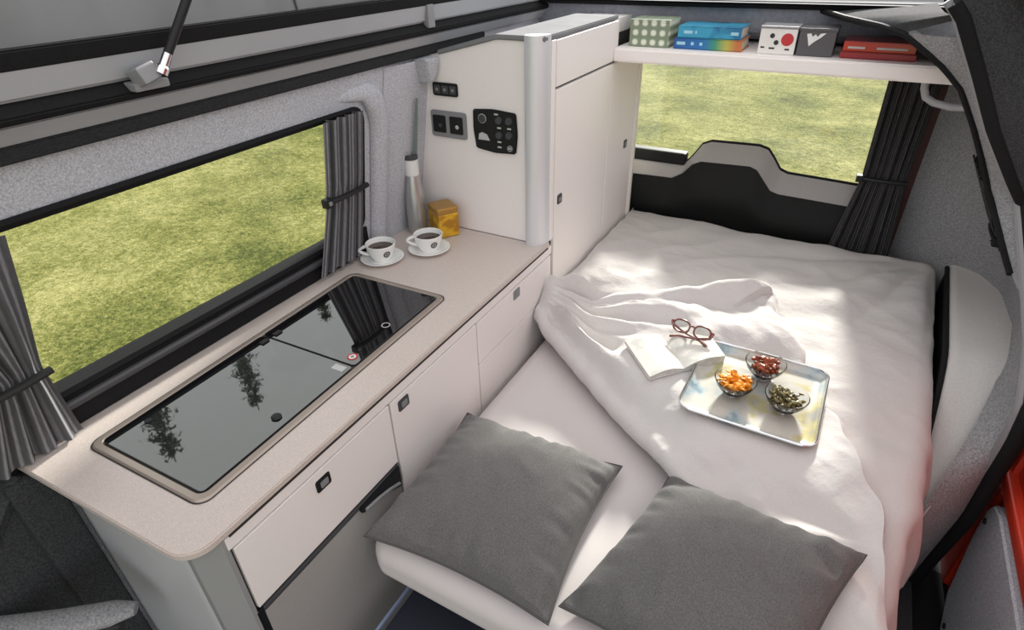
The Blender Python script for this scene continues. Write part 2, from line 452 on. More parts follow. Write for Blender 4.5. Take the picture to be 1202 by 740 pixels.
# window in the left wall
wn = MB()
fr = rrect(HY0, HY1, HZ0, HZ1, .055)
def insetp(p, k, z0=HZ0, z1=HZ1): 
    cy, cz = (HY0 + HY1) / 2, (z0 + z1) / 2
    return (p[0] + (k if p[0] < cy else -k), p[1] + (k if p[1] < cz else -k))
A0 = [WL(*insetp(p, -.010), -.004) for p in fr]; A1 = [WL(*insetp(p, .000), -.010) for p in fr]
A2 = [WL(*insetp(p, .012), -.004) for p in fr]; A3 = [WL(*insetp(p, .014), .03) for p in fr]
for a, c in ((A0, A1), (A1, A2), (A2, A3)): ring_strip(wn, a, c)
win1 = struct('window_1', wn, M['rubber'], 'black rubber framed side window')
pg = MB(); ps = bmesh.new(); ps.faces.new([ps.verts.new(WL(*insetp(p, .010), .025)) for p in fr])
bmesh.ops.solidify(ps, geom=list(ps.faces), thickness=.004); pg.add(ps)
part('pane', pg, M['pane'], win1)
sl = MB(); sl.box(-1.40, -1.337, .0, 1.37, .9005, .992, .008)
part('sill', sl, M['rubber'], win1)
bl = MB(); bl.tube([(-1.337, .0 + 1.33 * k / 6, .958) for k in range(7)], .011, 12)
part('blind_rail', bl, M['dark_grey'], win1, 'grey blind rail along the window bottom')

# ------------------------------------------------------------------ roof edge trims and raised roof (left side)
def extr(name, poly, m, label=None, y0=-1.0, y1=2.78, bev=.003):
    mbx = MB(); mbx.prism(poly, lambda a, b_, d: Vector((a, d, b_)), y0, y1, bev)
    return struct(name, mbx, m, label)
extr('trim_2', [(-1.255, 1.492), (-1.225, 1.494), (-1.222, 1.522), (-1.252, 1.526)], M['ribbed'], 'ribbed dark edging strip above the side window', y1=2.0)
extr('trim_3', [(-1.262, 1.520), (-1.226, 1.522), (-1.206, 1.556), (-1.25, 1.562)], M['panel_grey'], 'pale grey roof rail', y1=2.7)
extr('trim_4', [(-1.25, 1.558), (-1.195, 1.558), (-1.19, 1.570), (-1.215, 1.592), (-1.25, 1.592)], M['rubber'], 'black roof seal', y1=2.7)
extr('trim_5', [(-1.26, 1.588), (-1.206, 1.588), (-1.196, 1.645), (-1.26, 1.645)], M['panel_grey'], 'grey pop-up roof frame band', y1=2.66, bev=.008)
mb = MB(); mb.box(-1.215, -1.19, 1.62, 1.655, 1.575, 1.64, .004)
struct('trim_6', mb, M['mid_grey'], 'grey clip on the roof frame band')
extr('trim_7', [(-1.25, 1.640), (-1.196, 1.636), (-1.190, 1.668), (-1.25, 1.676)], M['rubber'], 'black fabric welt above the roof frame', y1=2.66)
# canvas of the raised roof: left side and the low rear side (roof is hinged at the back)
def canv(u, v):
    y = -1.0 + 3.66 * u
    h = .06 + .62 * (1 - u)
    z = 1.668 + h * v
    sag = .012 * math.sin(y * 5.3) * math.sin(PI * v) + .02 * math.sin(PI * v)
    return Vector((-1.205 - .10 * v + sag, y, z))
mb = MB(); mb.grid(60, 10, canv)
cv = struct('wall_roof', mb, M['canvas'], 'grey canvas side of the raised roof')
mb = MB(); mb.tube([canv((.33 + 1.0) / 3.66, v) + Vector((.004, v * .18, 0)) for v in (0, .25, .5, .75, 1)], .010, 6, flat=(Vector((1, 0, 0)), .3))
mb.tube([canv((1.12 + 1.0) / 3.66, v) + Vector((.003, 0, 0)) for v in (0, .25, .5, .75, 1)], .003, 6)
part('seam', mb, M['dark_grey'], cv)
# rear beam of the roof opening with its lining
mb = MB()
def rear_lining(u, v):
    x = -1.26 + 1.60 * u
    prof = [(2.80, 1.430), (2.74, 1.436), (2.62, 1.452), (2.52, 1.472), (2.468, 1.500), (2.456, 1.535), (2.446, 1.60)]
    k = v * (len(prof) - 1); i = min(int(k), len(prof) - 2); f = k - i
    y = prof[i][0] + (prof[i + 1][0] - prof[i][0]) * f; z = prof[i][1] + (prof[i + 1][1] - prof[i][1]) * f
    return Vector((x, y + .012 * math.sin(x * 9) * v, z))
mb.grid(40, 13, rear_lining)
struct('ceiling', mb, M['lining'], 'grey lining over the rear shelf')
RC = [((.198, 2.05, 1.604), (.079, 2.12, 1.557)), ((.17, 2.05, 1.612), (.02, 2.16, 1.566)), ((.16, 2.12, 1.612), (-.08, 2.28, 1.572)), ((.16, 2.30, 1.608), (-.16, 2.44, 1.576)), ((.16, 2.46, 1.606), (-.16, 2.47, 1.578))]
def rcorner(u, v):
    k = u * 4; i_x = min(int(k), 3); f = k - i_x
    a = Vector(RC[i_x][0]).lerp(Vector(RC[i_x + 1][0]), f); b_ = Vector(RC[i_x][1]).lerp(Vector(RC[i_x + 1][1]), f)
    return a.lerp(b_, v)
mb = MB(); mb.grid(24, 6, rcorner)
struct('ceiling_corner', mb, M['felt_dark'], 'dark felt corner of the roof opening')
extr2 = MB(); extr2.tube([(-1.22 + 1.42 * k / 12, 2.43, 1.592) for k in range(13)], .012, 8)
struct('trim_8', extr2, M['rubber'], 'black seal on the rear edge of the roof opening')
mb = MB(); mb.grid(20, 6, lambda u, v: Vector((-1.26 + 1.44 * u, 2.40 + .26 * v, 1.600 + .012 * v)))
mb.grid(20, 4, lambda u, v: Vector((-1.26 + 1.44 * u, 2.66, 1.61 + .06 * v)))
struct('ceiling_rear', mb, M['canvas'], 'pale rear roof frame')

# ------------------------------------------------------------------ right wall, arch, sliding door
PA = [(-.05, .60), (.0, .60), (.6, .635), (.75, .63), (.85, .60), (.92, .555), (.984, .510), (1.11, .441), (1.23, .379), (1.322, .327), (1.421, .264), (1.473, .207), (1.51, .155), (1.559, .079), (1.60, .0)]
PLAN = [(1.5, .58), (1.8, .61), (2.1, .64), (2.35, .625), (2.48, .57), (2.58, .49), (2.66, .40), (2.72, .32), (2.80, .2)]
SY = [(-.05, 1.66), (.1, 1.63), (.4, 1.575), (.68, 1.575), (.79, 1.60), (.88, 1.72), (1.0, 1.90), (1.145, 2.05), (1.7, 2.05)]
SX = [(-.05, .560), (.1, .562), (.4, .572), (.68, .575), (.79, .575), (.88, .572), (1.0, .542), (1.145, .495), (1.201, .452), (1.342, .354), (1.468, .282), (1.608, .198), (1.66, .15)]
def xw(y, z):
    a, b_ = itp(PLAN, y), itp(PA, z); k = .04; h = max(k - abs(a - b_), 0) / k
    return min(a, b_) - h * h * k / 4
def wright(u, v):
    z = 1.557 * v; y0 = itp(SY, z); x0 = itp(SX, z)
    if u < .05: return Vector((x0, y0, z))
    y = y0 + .07 + (2.78 - y0 - .07) * (u - .05) / .95
    return Vector((xw(y, z), y, z))
mb = MB(); mb.grid(41, 60, wright)
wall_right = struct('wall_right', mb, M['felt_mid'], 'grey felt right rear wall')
sp = [Vector((itp(SX, z) + .004, itp(SY, z) - .012, z)) for z in [0 + 1.64 * k / 50 for k in range(51)]]
mb = MB(); mb.tube(sp, .021, 10)
struct('trim_9', mb, M['rubber'], 'black door seal round the sliding door opening')
mb = MB(); mb.tube([p + Vector((-.020, .006, .004)) for p in sp], .011, 8)
struct('trim_10', mb, M['mid_grey'], 'grey edge bead inside the door seal')
ap = [Vector((xw(itp(SY, z) + .072, z) - .003, itp(SY, z) + .07, z)) for z in [.98 + .575 * k / 30 for k in range(31)]]
ap += [Vector((.02, 2.16, 1.568)), Vector((-.08, 2.28, 1.574)), Vector((-.16, 2.44, 1.578))]
mb = MB(); mb.tube(ap, .009, 8)
struct('trim_11', mb, M['rubber'], 'dark edging on the rear arch')
# plate outside the seal: door pillar and roof corner
mb = MB()
def plate(u, v):
    z = 1.0 + .72 * v; x0 = itp(SX, z); y0 = itp(SY, z)
    return Vector((x0 + (.66 - x0) * u, y0 - .02 - .05 * math.sin(PI * min(1, u * 1.2)), z + .02 * u))
mb.grid(16, 20, plate)
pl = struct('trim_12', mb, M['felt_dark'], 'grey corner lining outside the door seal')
mb = MB(); mb.tube([(.30, 1.955, 1.70), (.36, 1.95, 1.60), (.42, 1.945, 1.50)], .012, 8); mb.tube([(.36, 1.95, 1.69), (.45, 1.94, 1.54)], .010, 8)
part('bead', mb, M['mid_grey'], pl)
mb = MB(); mb.box(.26, .62, 1.90, 1.97, 1.66, 1.74, .02)
struct('trim_13', mb, M['rubber'], 'black roof corner block')
# ledge over the wheel arch, beside the bed; sunlight painted in as pale colour
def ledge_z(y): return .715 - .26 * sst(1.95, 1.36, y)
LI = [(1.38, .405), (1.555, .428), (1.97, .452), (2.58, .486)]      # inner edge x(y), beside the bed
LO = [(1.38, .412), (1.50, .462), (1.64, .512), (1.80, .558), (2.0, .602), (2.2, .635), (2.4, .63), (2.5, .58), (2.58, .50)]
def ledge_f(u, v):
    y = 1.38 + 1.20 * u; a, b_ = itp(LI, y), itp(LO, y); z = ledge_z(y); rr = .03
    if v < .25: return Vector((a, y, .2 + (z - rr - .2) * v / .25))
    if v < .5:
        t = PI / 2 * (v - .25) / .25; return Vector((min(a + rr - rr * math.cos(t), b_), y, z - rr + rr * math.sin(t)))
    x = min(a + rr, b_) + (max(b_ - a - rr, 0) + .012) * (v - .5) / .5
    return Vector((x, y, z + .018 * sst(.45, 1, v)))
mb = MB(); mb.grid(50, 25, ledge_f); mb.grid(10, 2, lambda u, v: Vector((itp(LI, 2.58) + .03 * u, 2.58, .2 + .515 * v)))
struct('trim_14', mb, M['ledge'], 'felt ledge between bed and right wall, coloured pale as if sunlit')
mb = MB(); mb.tube([(itp(LI, 1.56 + 1.0 * k / 20) - .004, 1.56 + 1.0 * k / 20, ledge_z(1.56 + 1.0 * k / 20) - .016) for k in range(21)], .0085, 8)
mb.grid(20, 3, lambda u, v: Vector((itp(LI, 1.5 + 1.08 * u) - .002, 1.5 + 1.08 * u, ledge_z(1.5 + 1.08 * u) - .02 - .25 * v)))
struct('trim_16', mb, M['rubber'], 'dark strip drawn as the shaded gap between bed and ledge')  # added strip paints the dark of the gap beside the bed
# felt slope from the ledge out to the door seal
SLO = [((.52, 2.10, 1.02), 1.12), ((.585, 2.16, .90), 1.09), ((.625, 2.22, .79), 1.06), ((.640, 2.22, .725), 1.02), ((.602, 2.0, .718), .93), ((.558, 1.80, .70), .83), ((.512, 1.64, .655), .74), ((.462, 1.50, .56), .60), ((.425, 1.41, .45), .42), ((.41, 1.38, .30), .25), ((.41, 1.38, .0), .0)]
def slope(u, v):
    k = u * (len(SLO) - 1); i_x = min(int(k), len(SLO) - 2); f = k - i_x
    a = Vector(SLO[i_x][0]).lerp(Vector(SLO[i_x + 1][0]), f); z = SLO[i_x][1] + (SLO[i_x + 1][1] - SLO[i_x][1]) * f
    b_ = Vector((itp(SX, z), itp(SY, z), z)); q = a.lerp(b_, v); q.x += .012 * math.sin(PI * v); return q
mb = MB(); mb.grid(40, 10, slope)
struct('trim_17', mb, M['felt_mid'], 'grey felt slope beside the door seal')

# sliding door seen through its opening
mb = MB(); mb.box(.66, .70, .2, 2.02, -.10, .95, .006); mb.box(.63, .67, .2, 2.0, .475, .52, .012)
mb.box(.665, .705, .2, 2.02, .9, 1.4, .006)
door = struct('door_1', mb, M['red_paint'], 'red sliding door')
mb = MB(); mb.prism([(1.43, -.02), (1.555, .09), (1.61, .30), (1.62, .40), (1.60, .445), (1.54, .465), (.4, .455), (.4, -.02)], lambda a, b_, d: Vector((d, a, b_)), .625, .66, .008)
part('lining_panel', mb, M['felt'], door, 'grey felt lining panel')
for yy, zz in ((1.585, .385), (1.22, .37), (1.45, .06)):
    mb = MB(); mb.lathe([(0, 0), (.009, 0), (.009, .004), (0, .006)], 12); mb.xf(Matrix.Translation((.6245, yy, zz)) @ Matrix.Rotation(-PI / 2, 4, 'Y'))
    part('fastener', mb, M['black'], door)
mb = MB(); mb.box(.56, .70, .2, 1.70, -.05, .005, .004)
struct('trim_15', mb, M['rubber'], 'black step inside the sliding door')
mb = MB(); mb.box(.645, .71, 1.66, 2.06, -.04, 1.1, .01)
struct('trim_18', mb, M['red_paint'], 'red door pillar')

# ------------------------------------------------------------------ tailgate with rear window
OUT = [(-1.05, .912), (-.60, .914), (-.565, .955), (-.535, 1.005), (-.50, 1.022), (-.30, 1.027), (-.262, 1.017), (-.235, .985), (-.20, .938), (-.165, .925), (.0, .919), (.225, .910)]
LOW = [(-1.05, .838), (-.645, .850), (-.60, .878), (-.562, .925), (-.525, .944), (-.315, .951), (-.285, .940), (-.255, .905), (-.215, .858), (-.18, .848), (.0, .843), (.225, .836)]
def band(L0, y0, L1, y1):
    mbx = MB(); b = bmesh.new()
    a = [b.verts.new((p[0], y0, p[1])) for p in L0]; c = [b.verts.new((p[0], y1, p[1])) for p in L1]
    for i in range(len(a) - 1): b.faces.new((a[i], a[i + 1], c[i + 1], c[i]))
    bmesh.ops.recalc_face_normals(b, faces=list(b.faces)); bmesh.ops.solidify(b, geom=list(b.faces), thickness=.004); mbx.add(b); return mbx
b = bmesh.new(); mb = MB()
def lowpanel(u, v):
    i = u * (len(LOW) - 1); k = min(int(i), len(LOW) - 2); f = i - k
    x = LOW[k][0] + (LOW[k + 1][0] - LOW[k][0]) * f; zt = LOW[k][1] + (LOW[k + 1][1] - LOW[k][1]) * f
    z = zt + (.30 - zt) * v
    return Vector((x, 2.668 - .030 * sst(0, .25, v) + .02 * sst(.25, .4, v), z))
mb.grid(34, 16, lowpanel)
mb.box(-1.05, -.60, 2.69, 2.75, .905, .962, .012)
mb.box(-1.0, .34, 2.74, 2.78, .2, .90)
tg = struct('door_2', mb, M['hatch_black'], 'black tailgate inner panel')
part('trim_ledge', band(OUT, 2.715, LOW, 2.668), M['hatch_grey'], tg, 'grey tailgate ledge with a raised middle', smooth=True)
mb = MB(); mb.tube([(p[0], 2.72, p[1] + .004) for p in OUT], .007, 8)
part('gasket', mb, M['rubber'], tg)
wf = MB(); o = rrect(-1.10, .165, .86, 1.50, .06); i_ = rrect(-1.06, .125, .90, 1.465, .05)
ring_strip(wf, [(p[0], 2.745, p[1]) for p in o], [(p[0], 2.735, p[1]) for p in i_]); ring_strip(wf, [(p[0], 2.735, p[1]) for p in i_], [(p[0], 2.765, p[1]) for p in i_])
w2 = struct('window_2', wf, M['rubber'], 'rear window in the tailgate')
ps = bmesh.new(); ps.faces.new([ps.verts.new((p[0], 2.755, p[1])) for p in i_]); bmesh.ops.solidify(ps, geom=list(ps.faces), thickness=.004)
pg = MB(); pg.add(ps); part('pane', pg, M['pane'], w2)
# rear body: right D pillar (body red with shade painted in) and left end
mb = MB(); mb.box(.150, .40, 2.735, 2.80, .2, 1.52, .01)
struct('wall_back', mb, M['red_shaded'], 'rear pillar in body red, shade painted in')
mb = MB(); mb.box(-1.42, -1.02, 2.72, 2.80, 0, 1.52, .01); mb.box(-1.3, .34, 2.74, 2.80, 1.432, 1.60, .006)
struct('wall_back_frame', mb, M['rubber'], 'dark frame round the tailgate')

# ------------------------------------------------------------------ curtains
def curtain(name, label, m, frame, rows, pleats, amp, ncol=60, nrow=30, ph=0, tie_v=None, tie_m=None, tie_amp=1.0):
    """frame(s, v, o) -> point: s across 0..1 inside rows(v) = (a, b) extents, o pleat depth."""
    t = thing(name, label, 'curtain', frame(*[sum(rows(1)) / 2, 1, 0]))
    mb = MB()
    def f(u, v):
        a, b_ = rows(v); s = a + (b_ - a) * u
        o = amp * (1.6 * abs(math.sin(PI * pleats * u + ph)) - .9 + .35 * math.sin(2 * PI * (pleats * 1.7) * u + 1.3 + ph))
        if tie_v is not None: o *= 1 - .55 * math.exp(-((v - tie_v) / .05) ** 2)
        return frame(s, v, o)
    mb.grid(ncol * 2, nrow, f)
    dr = part('drape', mb, m, t)
    uv = dr.data.uv_layers.new(name='cloth')
    for lp in dr.data.loops: uv.data[lp.index].uv = ((lp.vertex_index // nrow) / (ncol * 2 - 1), (lp.vertex_index % nrow) / (nrow - 1))
    if tie_v is not None:
        a, b_ = rows(tie_v); mb = MB()
        tp = [frame(a - .006 + (b_ - a + .012) * k / 14, tie_v, amp * 1.1 + .008 * math.sin(PI * k / 14)) for k in range(15)]
        mb.tube(tp, .0085, 8)
        e = Vector(tp[0])
        mb.box(e.x - .012, e.x + .012, e.y - .014, e.y + .014, e.z - .014, e.z + .014, .004)
        part('tie_band', mb, M['black'], t)
        mb = MB(); mb.box(e.x + .010, e.x + .0145, e.y - .006, e.y + .006, e.z - .006, e.z + .006, .002)
        part('snap', mb, M['mid_grey'], t)
    return t
def fl(z0, z1, off):
    def f(s, v, o):
        z = z1 + (z0 - z1) * v
        return WL(s, z, -(off + o))
    return f
curtain('window_curtain', 'grey pleated curtain tied back at the far end of the side window', M['curtain'], fl(.918, 1.395, .036),
        lambda v: (itp([(0, 1.152), (.5, 1.150), (1, 1.110)], v), itp([(0, 1.312), (.5, 1.310), (1, 1.305)], v)), 4.5, .013, ph=.6, tie_v=.48)
curtain('window_curtain', 'grey pleated curtain tied back at the near end of the side window', M['curtain'], fl(.906, 1.388, .046),
        lambda v: (itp([(0, .02), (.58, .20), (1, .10)], v), itp([(0, .385), (.3, .37), (.58, .352), (1, .372)], v)), 6.5, .013, ph=2.2, tie_v=.60)
def frr(s, v, o):
    return Vector((s, 2.605 - o, 1.408 + (.60 - 1.408) * v))
curtain('window_curtain', 'charcoal pleated curtain tied back beside the rear window', M['curtain_dark'], frr,
        lambda v: (itp([(0, .097), (.52, .107), (1, .050)], v), itp([(0, .262), (.52, .258), (1, .29)], v)), 6, .010, ph=.3, tie_v=.52)
# small window and its curtain in the right rear wall
mb = MB()
def wq(y, z, d): 
    return Vector((xw(y, z) - d, y, z))
lp = rrect(2.18, 2.50, .86, 1.16, .05)
ring_strip(mb, [wq(p[0], p[1], .002) for p in lp], [wq(p[0] + (.012 if p[0] < 2.34 else -.012), p[1] + (.012 if p[1] < 1.0 else -.012), .012) for p in lp])
w3 = struct('window_3', mb, M['rubber'], 'small rear side window frame')
mb = MB(); b = bmesh.new(); b.faces.new([b.verts.new(wq(p[0] + (.011 if p[0] < 2.34 else -.011), p[1] + (.011 if p[1] < 1.0 else -.011), .003)) for p in lp]); mb.add(b)
part('pane', mb, M['dark_grey'], w3)
curtain('window_curtain', 'small dark curtain tied back on the right wall window', M['curtain_dark'], lambda s, v, o: wq(s, 1.15 - .29 * v, .012 + o * .5),
        lambda v: (itp([(0, 2.19), (.7, 2.28), (1, 2.20)], v), itp([(0, 2.50), (.7, 2.42), (1, 2.49)], v)), 5, .007, tie_v=.72)

# ------------------------------------------------------------------ kitchen
kc = thing('kitchen_cabinet', 'long cream kitchen base cabinet under the side window', 'cabinet', (-1.08, .95, 0))
mb = MB()
mb.box(-1.345, -.828, .81, 1.66, .06, .880); mb.box(-1.345, -.828, .36, .81, .645, .880); mb.box(-1.345, -.828, .36, .81, .04, .082)
mb.box(-.83, -.8105, .335, 1.72, .848, .8785, .001)
part('body', mb, M['laminate'], kc, smooth=False)
mb = MB(); mb.box(-.830, -.820, .34, .81, .642, .85); mb.box(-.830, -.820, .81, 1.715, .08, .85); mb.box(-.85, -.8088, .345, 1.69, .8772, .8822)
part('gap_shade', mb, M['gap'], kc)  # dark strips paint the shade in seams and under the worktop edge
# rounded silver end panel and corner post
mb = MB(); 
endp = [(-1.345, .30), (-1.1, .288), (-.90, .286), (-.872, .289), (-.852, .300), (-.852, .37), (-1.345, .37)]
mb.prism(endp, lambda a, b_, d: Vector((a, b_, d)), .02, .880, 0)
part('end_panel', mb, M['alu'], kc, 'silver end panel')
mb = MB(); mb.prism([(-.874, .290), (-.866, .286), (-.852, .287), (-.812, .328), (-.812, .338), (-.83, .345), (-.86, .31)], lambda a, b_, d: Vector((a, b_, d)), .02, .880, 0)
part('corner_post', mb, M['alu_paint'], kc, 'grey corner post')
def front(name, y0, y1, z0, z1, latches, lm='dark_grey'):
    mb = MB(); mb.box(-.824, -.810, y0, y1, z0, z1, .0018)
    d = part(name, mb, M['laminate'], kc)
    for ly, lz in latches:
        mb = MB(); mb.prism(rrect(ly - .021, ly + .021, lz - .017, lz + .017, .005, 3), lambda a, b_, dd: Vector((dd, a, b_)), -.812, -.8075, .001)
        l = part('latch', mb, M[lm], d)
        mb = MB(); mb.prism(rrect(ly - .010, ly + .013, lz - .010, lz + .008, .003, 3), lambda a, b_, dd: Vector((dd, a, b_)), -.808, -.8062, .0006)
        part('push_button', mb, M['mid_grey'], l)
front('drawer', .344, .800, .650, .8425, [(.567, .816 - .012)], 'black')
front('door', .8065, 1.2055, .12, .8425, [(.853, .812)])
front('drawer', 1.2105, 1.714, .692, .8425, [(1.455, .818)], 'mid_grey')
front('drawer', 1.2105, 1.714, .40, .688, [])
# fridge
fg = thing('fridge', 'grey-fronted fridge built in low under the kitchen drawer', 'fridge', (-1.05, .57, .08))
mb = MB(); mb.box(-1.30, -.812, .352, .798, .09, .624, .003); 
part('door_panel', mb, M['hatch_grey'], fg)
mb = MB(); mb.box(-.835, -.8095, .352, .798, .627, .641, .003)
part('top_rail', mb, M['dark_grey'], fg)
mb = MB(); mb.prism([(.640, .636), (.796, .640), (.796, .566), (.776, .574), (.745, .590), (.70, .606), (.648, .612)], lambda a, b_, d: Vector((d, a, b_)), -.815, -.803, .003)
hd = part('handle_recess', mb, M['black'], fg)
mb = MB(); mb.tube([(-.800, .655, .622), (-.799, .70, .617), (-.799, .745, .606), (-.800, .782, .590)], .0045, 8)
part('grip', mb, M['mid_grey'], hd)
mb = MB(); mb.box(-.83, -.812, .335, .352, .06, .640, .001); part('side_gap', mb, M['black'], fg)

# worktop
wt = []
r = .055
for k in range(9):
    a = R(-90 + 90 * k / 8); wt.append((-.8085 - r + r * math.cos(a), .262 + r + r * math.sin(a)))
wt = [(-1.345, .245)] + wt + [(-.8085, 1.70), (-.815, 1.70), (-.83, 1.668), (-1.345, 1.668)]
mb = MB(); mb.prism(wt, lambda a, b_, d: Vector((a, b_, d)), .882, .90, .003)
solo('worktop', mb, M['worktop'], 'beige speckled kitchen worktop running along the side window', 'worktop')

# sink and hob unit with two glass lids
SA = Matrix.Translation((-1.087, .783, .9)) @ Matrix.Rotation(R(1.5), 4, 'Z')
sk = thing('sink_hob_unit', 'sink and hob unit with dark reflecting glass lids sunk in the worktop', 'hob', (-1.087, .783, .9))
def loc(a, b_, z): return SA @ Vector((a, b_, z))
W2, L2 = .181, .432
mb = MB()
l0 = rrect(-W2, W2, -L2, L2, .028); l1 = rrect(-W2 + .004, W2 - .004, -L2 + .004, L2 - .004, .026); l2 = rrect(-W2 + .016, W2 - .016, -L2 + .016, L2 - .016, .020); l3 = rrect(-W2 + .019, W2 - .019, -L2 + .019, L2 - .019, .018)
ring_strip(mb, [loc(*p, .0) for p in l0], [loc(*p, .005) for p in l1]); ring_strip(mb, [loc(*p, .005) for p in l1], [loc(*p, .006) for p in l2]); ring_strip(mb, [loc(*p, .006) for p in l2], [loc(*p, .001) for p in l3])
part('frame', mb, M['frame_warm'], sk)
mb = MB(); g0 = rrect(-W2 - .003, W2 + .003, -L2 - .003, L2 + .003, .030)
ring_strip(mb, [loc(*p, .0012) for p in g0], [loc(*p, .0014) for p in l0])
mb.prism(l3, lambda a, b_, d: loc(a, b_, d), .0006, .0022)
part('seal', mb, M['gap'], sk)
SPL = .036
def lid(y0, y1, c):
    mb = MB()
    mb.prism(rrect(-W2 + .022, W2 - .022, y0, y1, c), lambda a, b_, d: loc(a, b_, d), .002, .0068, .0008)
    return part('glass_lid', mb, M['glass_lid'], sk)
lidA = lid(-L2 + .022, SPL - .003, .010); lidB = lid(SPL + .003, L2 - .022, .010)
def disc(a, b_, r0, r1, z=.0070, h=.0006, n=24):
    mb = MB(); mb.lathe([(r0, 0), (r1, 0), (r1, h), (r0, h)], n, closed=True); mb.xf(Matrix.Translation(loc(a, b_, z))); return mb
mb = MB(); mb.lathe([(0, 0), (.011, 0), (.012, .003), (.009, .006), (0, .007)], 20); mb.xf(Matrix.Translation(loc(.127, -.188, .0068)))
part('vent_plug', mb, M['black'], lidA)
mb = MB(); mb.lathe([(0, 0), (.008, 0), (.008, .003), (0, .004)], 16); mb.xf(Matrix.Translation(loc(-.125, -.325, .0068)))
part('hinge_cap', mb, M['black'], lidA)
for yy in (SPL - .022, SPL + .024):
    mb = MB(); mb.box(-.008, .008, -.012, .012, 0, .004, .0015); mb.xf(SA @ Matrix.Translation((-.128, yy, .0068)))
    part('hinge_cap', mb, M['black'], lidA if yy < SPL else lidB)
mb = MB(); mb.box(-.018, .018, -.010, .010, 0, .0005); mb.xf(SA @ Matrix.Translation((.130, SPL - .021, .0069)))
part('sticker', mb, M['pale_print'], lidA, 'pale rectangular sticker')
part('warning_mark', disc(.130, SPL + .030, .010, .014), M['print_red'], lidB, 'red and white round mark')
part('warning_mark', disc(.130, SPL + .030, .005, .0095), M['white_print'], lidB)
part('warning_mark', disc(.116, .222, .010, .0125), M['pale_print'], lidB, 'thin grey ring mark')

# ------------------------------------------------------------------ tall cabinet
tc_ = thing('tall_cabinet', 'tall cream wardrobe cabinet between the kitchen and the rear window', 'cabinet', (-1.06, 2.1, 0))
mb = MB(); bx_ = lambda a, b_, d: Vector((a, d, b_))
mb.prism([(-1.345, .9008), (-.826, .9008), (-.826, 1.548), (-.98, 1.548), (-1.205, 1.492), (-1.235, 1.492)], bx_, 1.668, 2.545)
mb.box(-1.345, -.826, 1.722, 2.545, .02, .9008); mb.box(-.85, -.8115, 1.705, 1.732, .9008, 1.548, .002)
part('body', mb, M['laminate'], tc_, smooth=False)
mb = MB(); mb.prism([(-1.20, 1.4935), (-.98, 1.5485), (-.816, 1.5485), (-.816, 1.563), (-.985, 1.563), (-1.20, 1.508)], bx_, 1.662, 2.27, .003)
part('top_board', mb, M['canvas'], tc_, 'dark grey top board')
mb = MB()
colp = [(-.884, 1.675), (-.880, 1.655), (-.868, 1.645), (-.850, 1.643), (-.833, 1.650), (-.821, 1.665), (-.816, 1.684), (-.815, 1.704), (-.85, 1.704)]
mb.prism(colp, lambda a, b_, d: Vector((a, b_, d)), .8995, 1.566, 0)
part('column', mb, M['alu'], tc_, 'rounded silver corner column')
def tall_front(name, y0, y1, z0, z1, latch=None, curve=False):
    mb = MB(); mb.box(-.826, -.810, y0, y1, z0, z1, .0025)
    d = part(name, mb, M['laminate'], tc_)
    if latch:
        ly, lz = latch
        mb = MB(); mb.prism(rrect(ly - .017, ly + .017, lz - .017, lz + .017, .005, 3), lambda a, b_, dd: Vector((dd, a, b_)), -.812, -.8065, .001)
        l = part('latch', mb, M['dark_grey'], d)
        mb = MB(); mb.prism(rrect(ly - .009, ly + .010, lz - .010, lz + .006, .003, 3), lambda a, b_, dd: Vector((dd, a, b_)), -.8075, -.8055, .0006)
        part('push_button', mb, M['mid_grey'], l)
    return d
mb = MB(); mb.box(-.832, -.8225, 1.73, 2.53, .56, 1.5); part('gap_shade', mb, M['gap'], tc_)  # dark backing paints the shade in the door seams
tall_front('door', 1.7365, 2.2235, .56, 1.4035, (1.775, 1.035))
tall_front('door', 2.228, 2.535, .56, 1.4035, (2.44, 1.05))
tall_front('overhead_flap', 1.7365, 2.268, 1.412, 1.546)
mb = MB(); mb.prism([(-.83, 2.530), (-.812, 2.534), (-.800, 2.546), (-.800, 2.560), (-.82, 2.575), (-1.30, 2.575), (-1.30, 2.548), (-.84, 2.548)], lambda a, b_, d: Vector((a, b_, d)), .40, 1.408, 0)
part('end_panel', mb, M['laminate_edge'], tc_, 'pale rounded rear end panel')

# fittings on the tall cabinet's kitchen side (plane y = 1.668)
FY = 1.668
def fy(a, b_, d): return Vector((a, FY - d, b_))
cp = thing('control_panel', 'black control panel with dials and buttons on the tall cabinet', 'control panel', (-.995, FY, 1.21))
mb = MB(); 
ol = [(-1.075, 1.338), (-1.0, 1.344), (-.915, 1.338), (-.910, 1.270), (-.917, 1.208), (-.995, 1.203), (-1.068, 1.212), (-1.077, 1.275)]
mb.prism(ol, fy, 0, .010, .004); part('faceplate', mb, M['black'], cp)
def fdisc(name, x, z, r, d0, d1, m, parent, label=None, n=20, r0=0):
    mb = MB()
    if r0: mb.lathe([(r0, d0), (r, d0), (r, d1), (r0, d1)], n, closed=True)
    else: mb.lathe([(0, d0), (r, d0), (r * .92, d1), (0, d1)], n)
    mb.xf(Matrix.Translation((x, FY, z)) @ Matrix.Rotation(PI / 2, 4, 'X'))
    return part(name, mb, m, parent, label)
fdisc('dial', -1.038, 1.312, .014, .010, .014, M['dark_grey'], cp); fdisc('dial_ring', -1.038, 1.312, .015, .010, .012, M['pale_print'], cp, r0=.011)
for bx, bz in ((-.975, 1.312), (-.938, 1.313), (-.975, 1.265), (-.938, 1.268)):
    k = fdisc('button', bx, bz, .012, .010, .017, M['dark_grey'], cp)
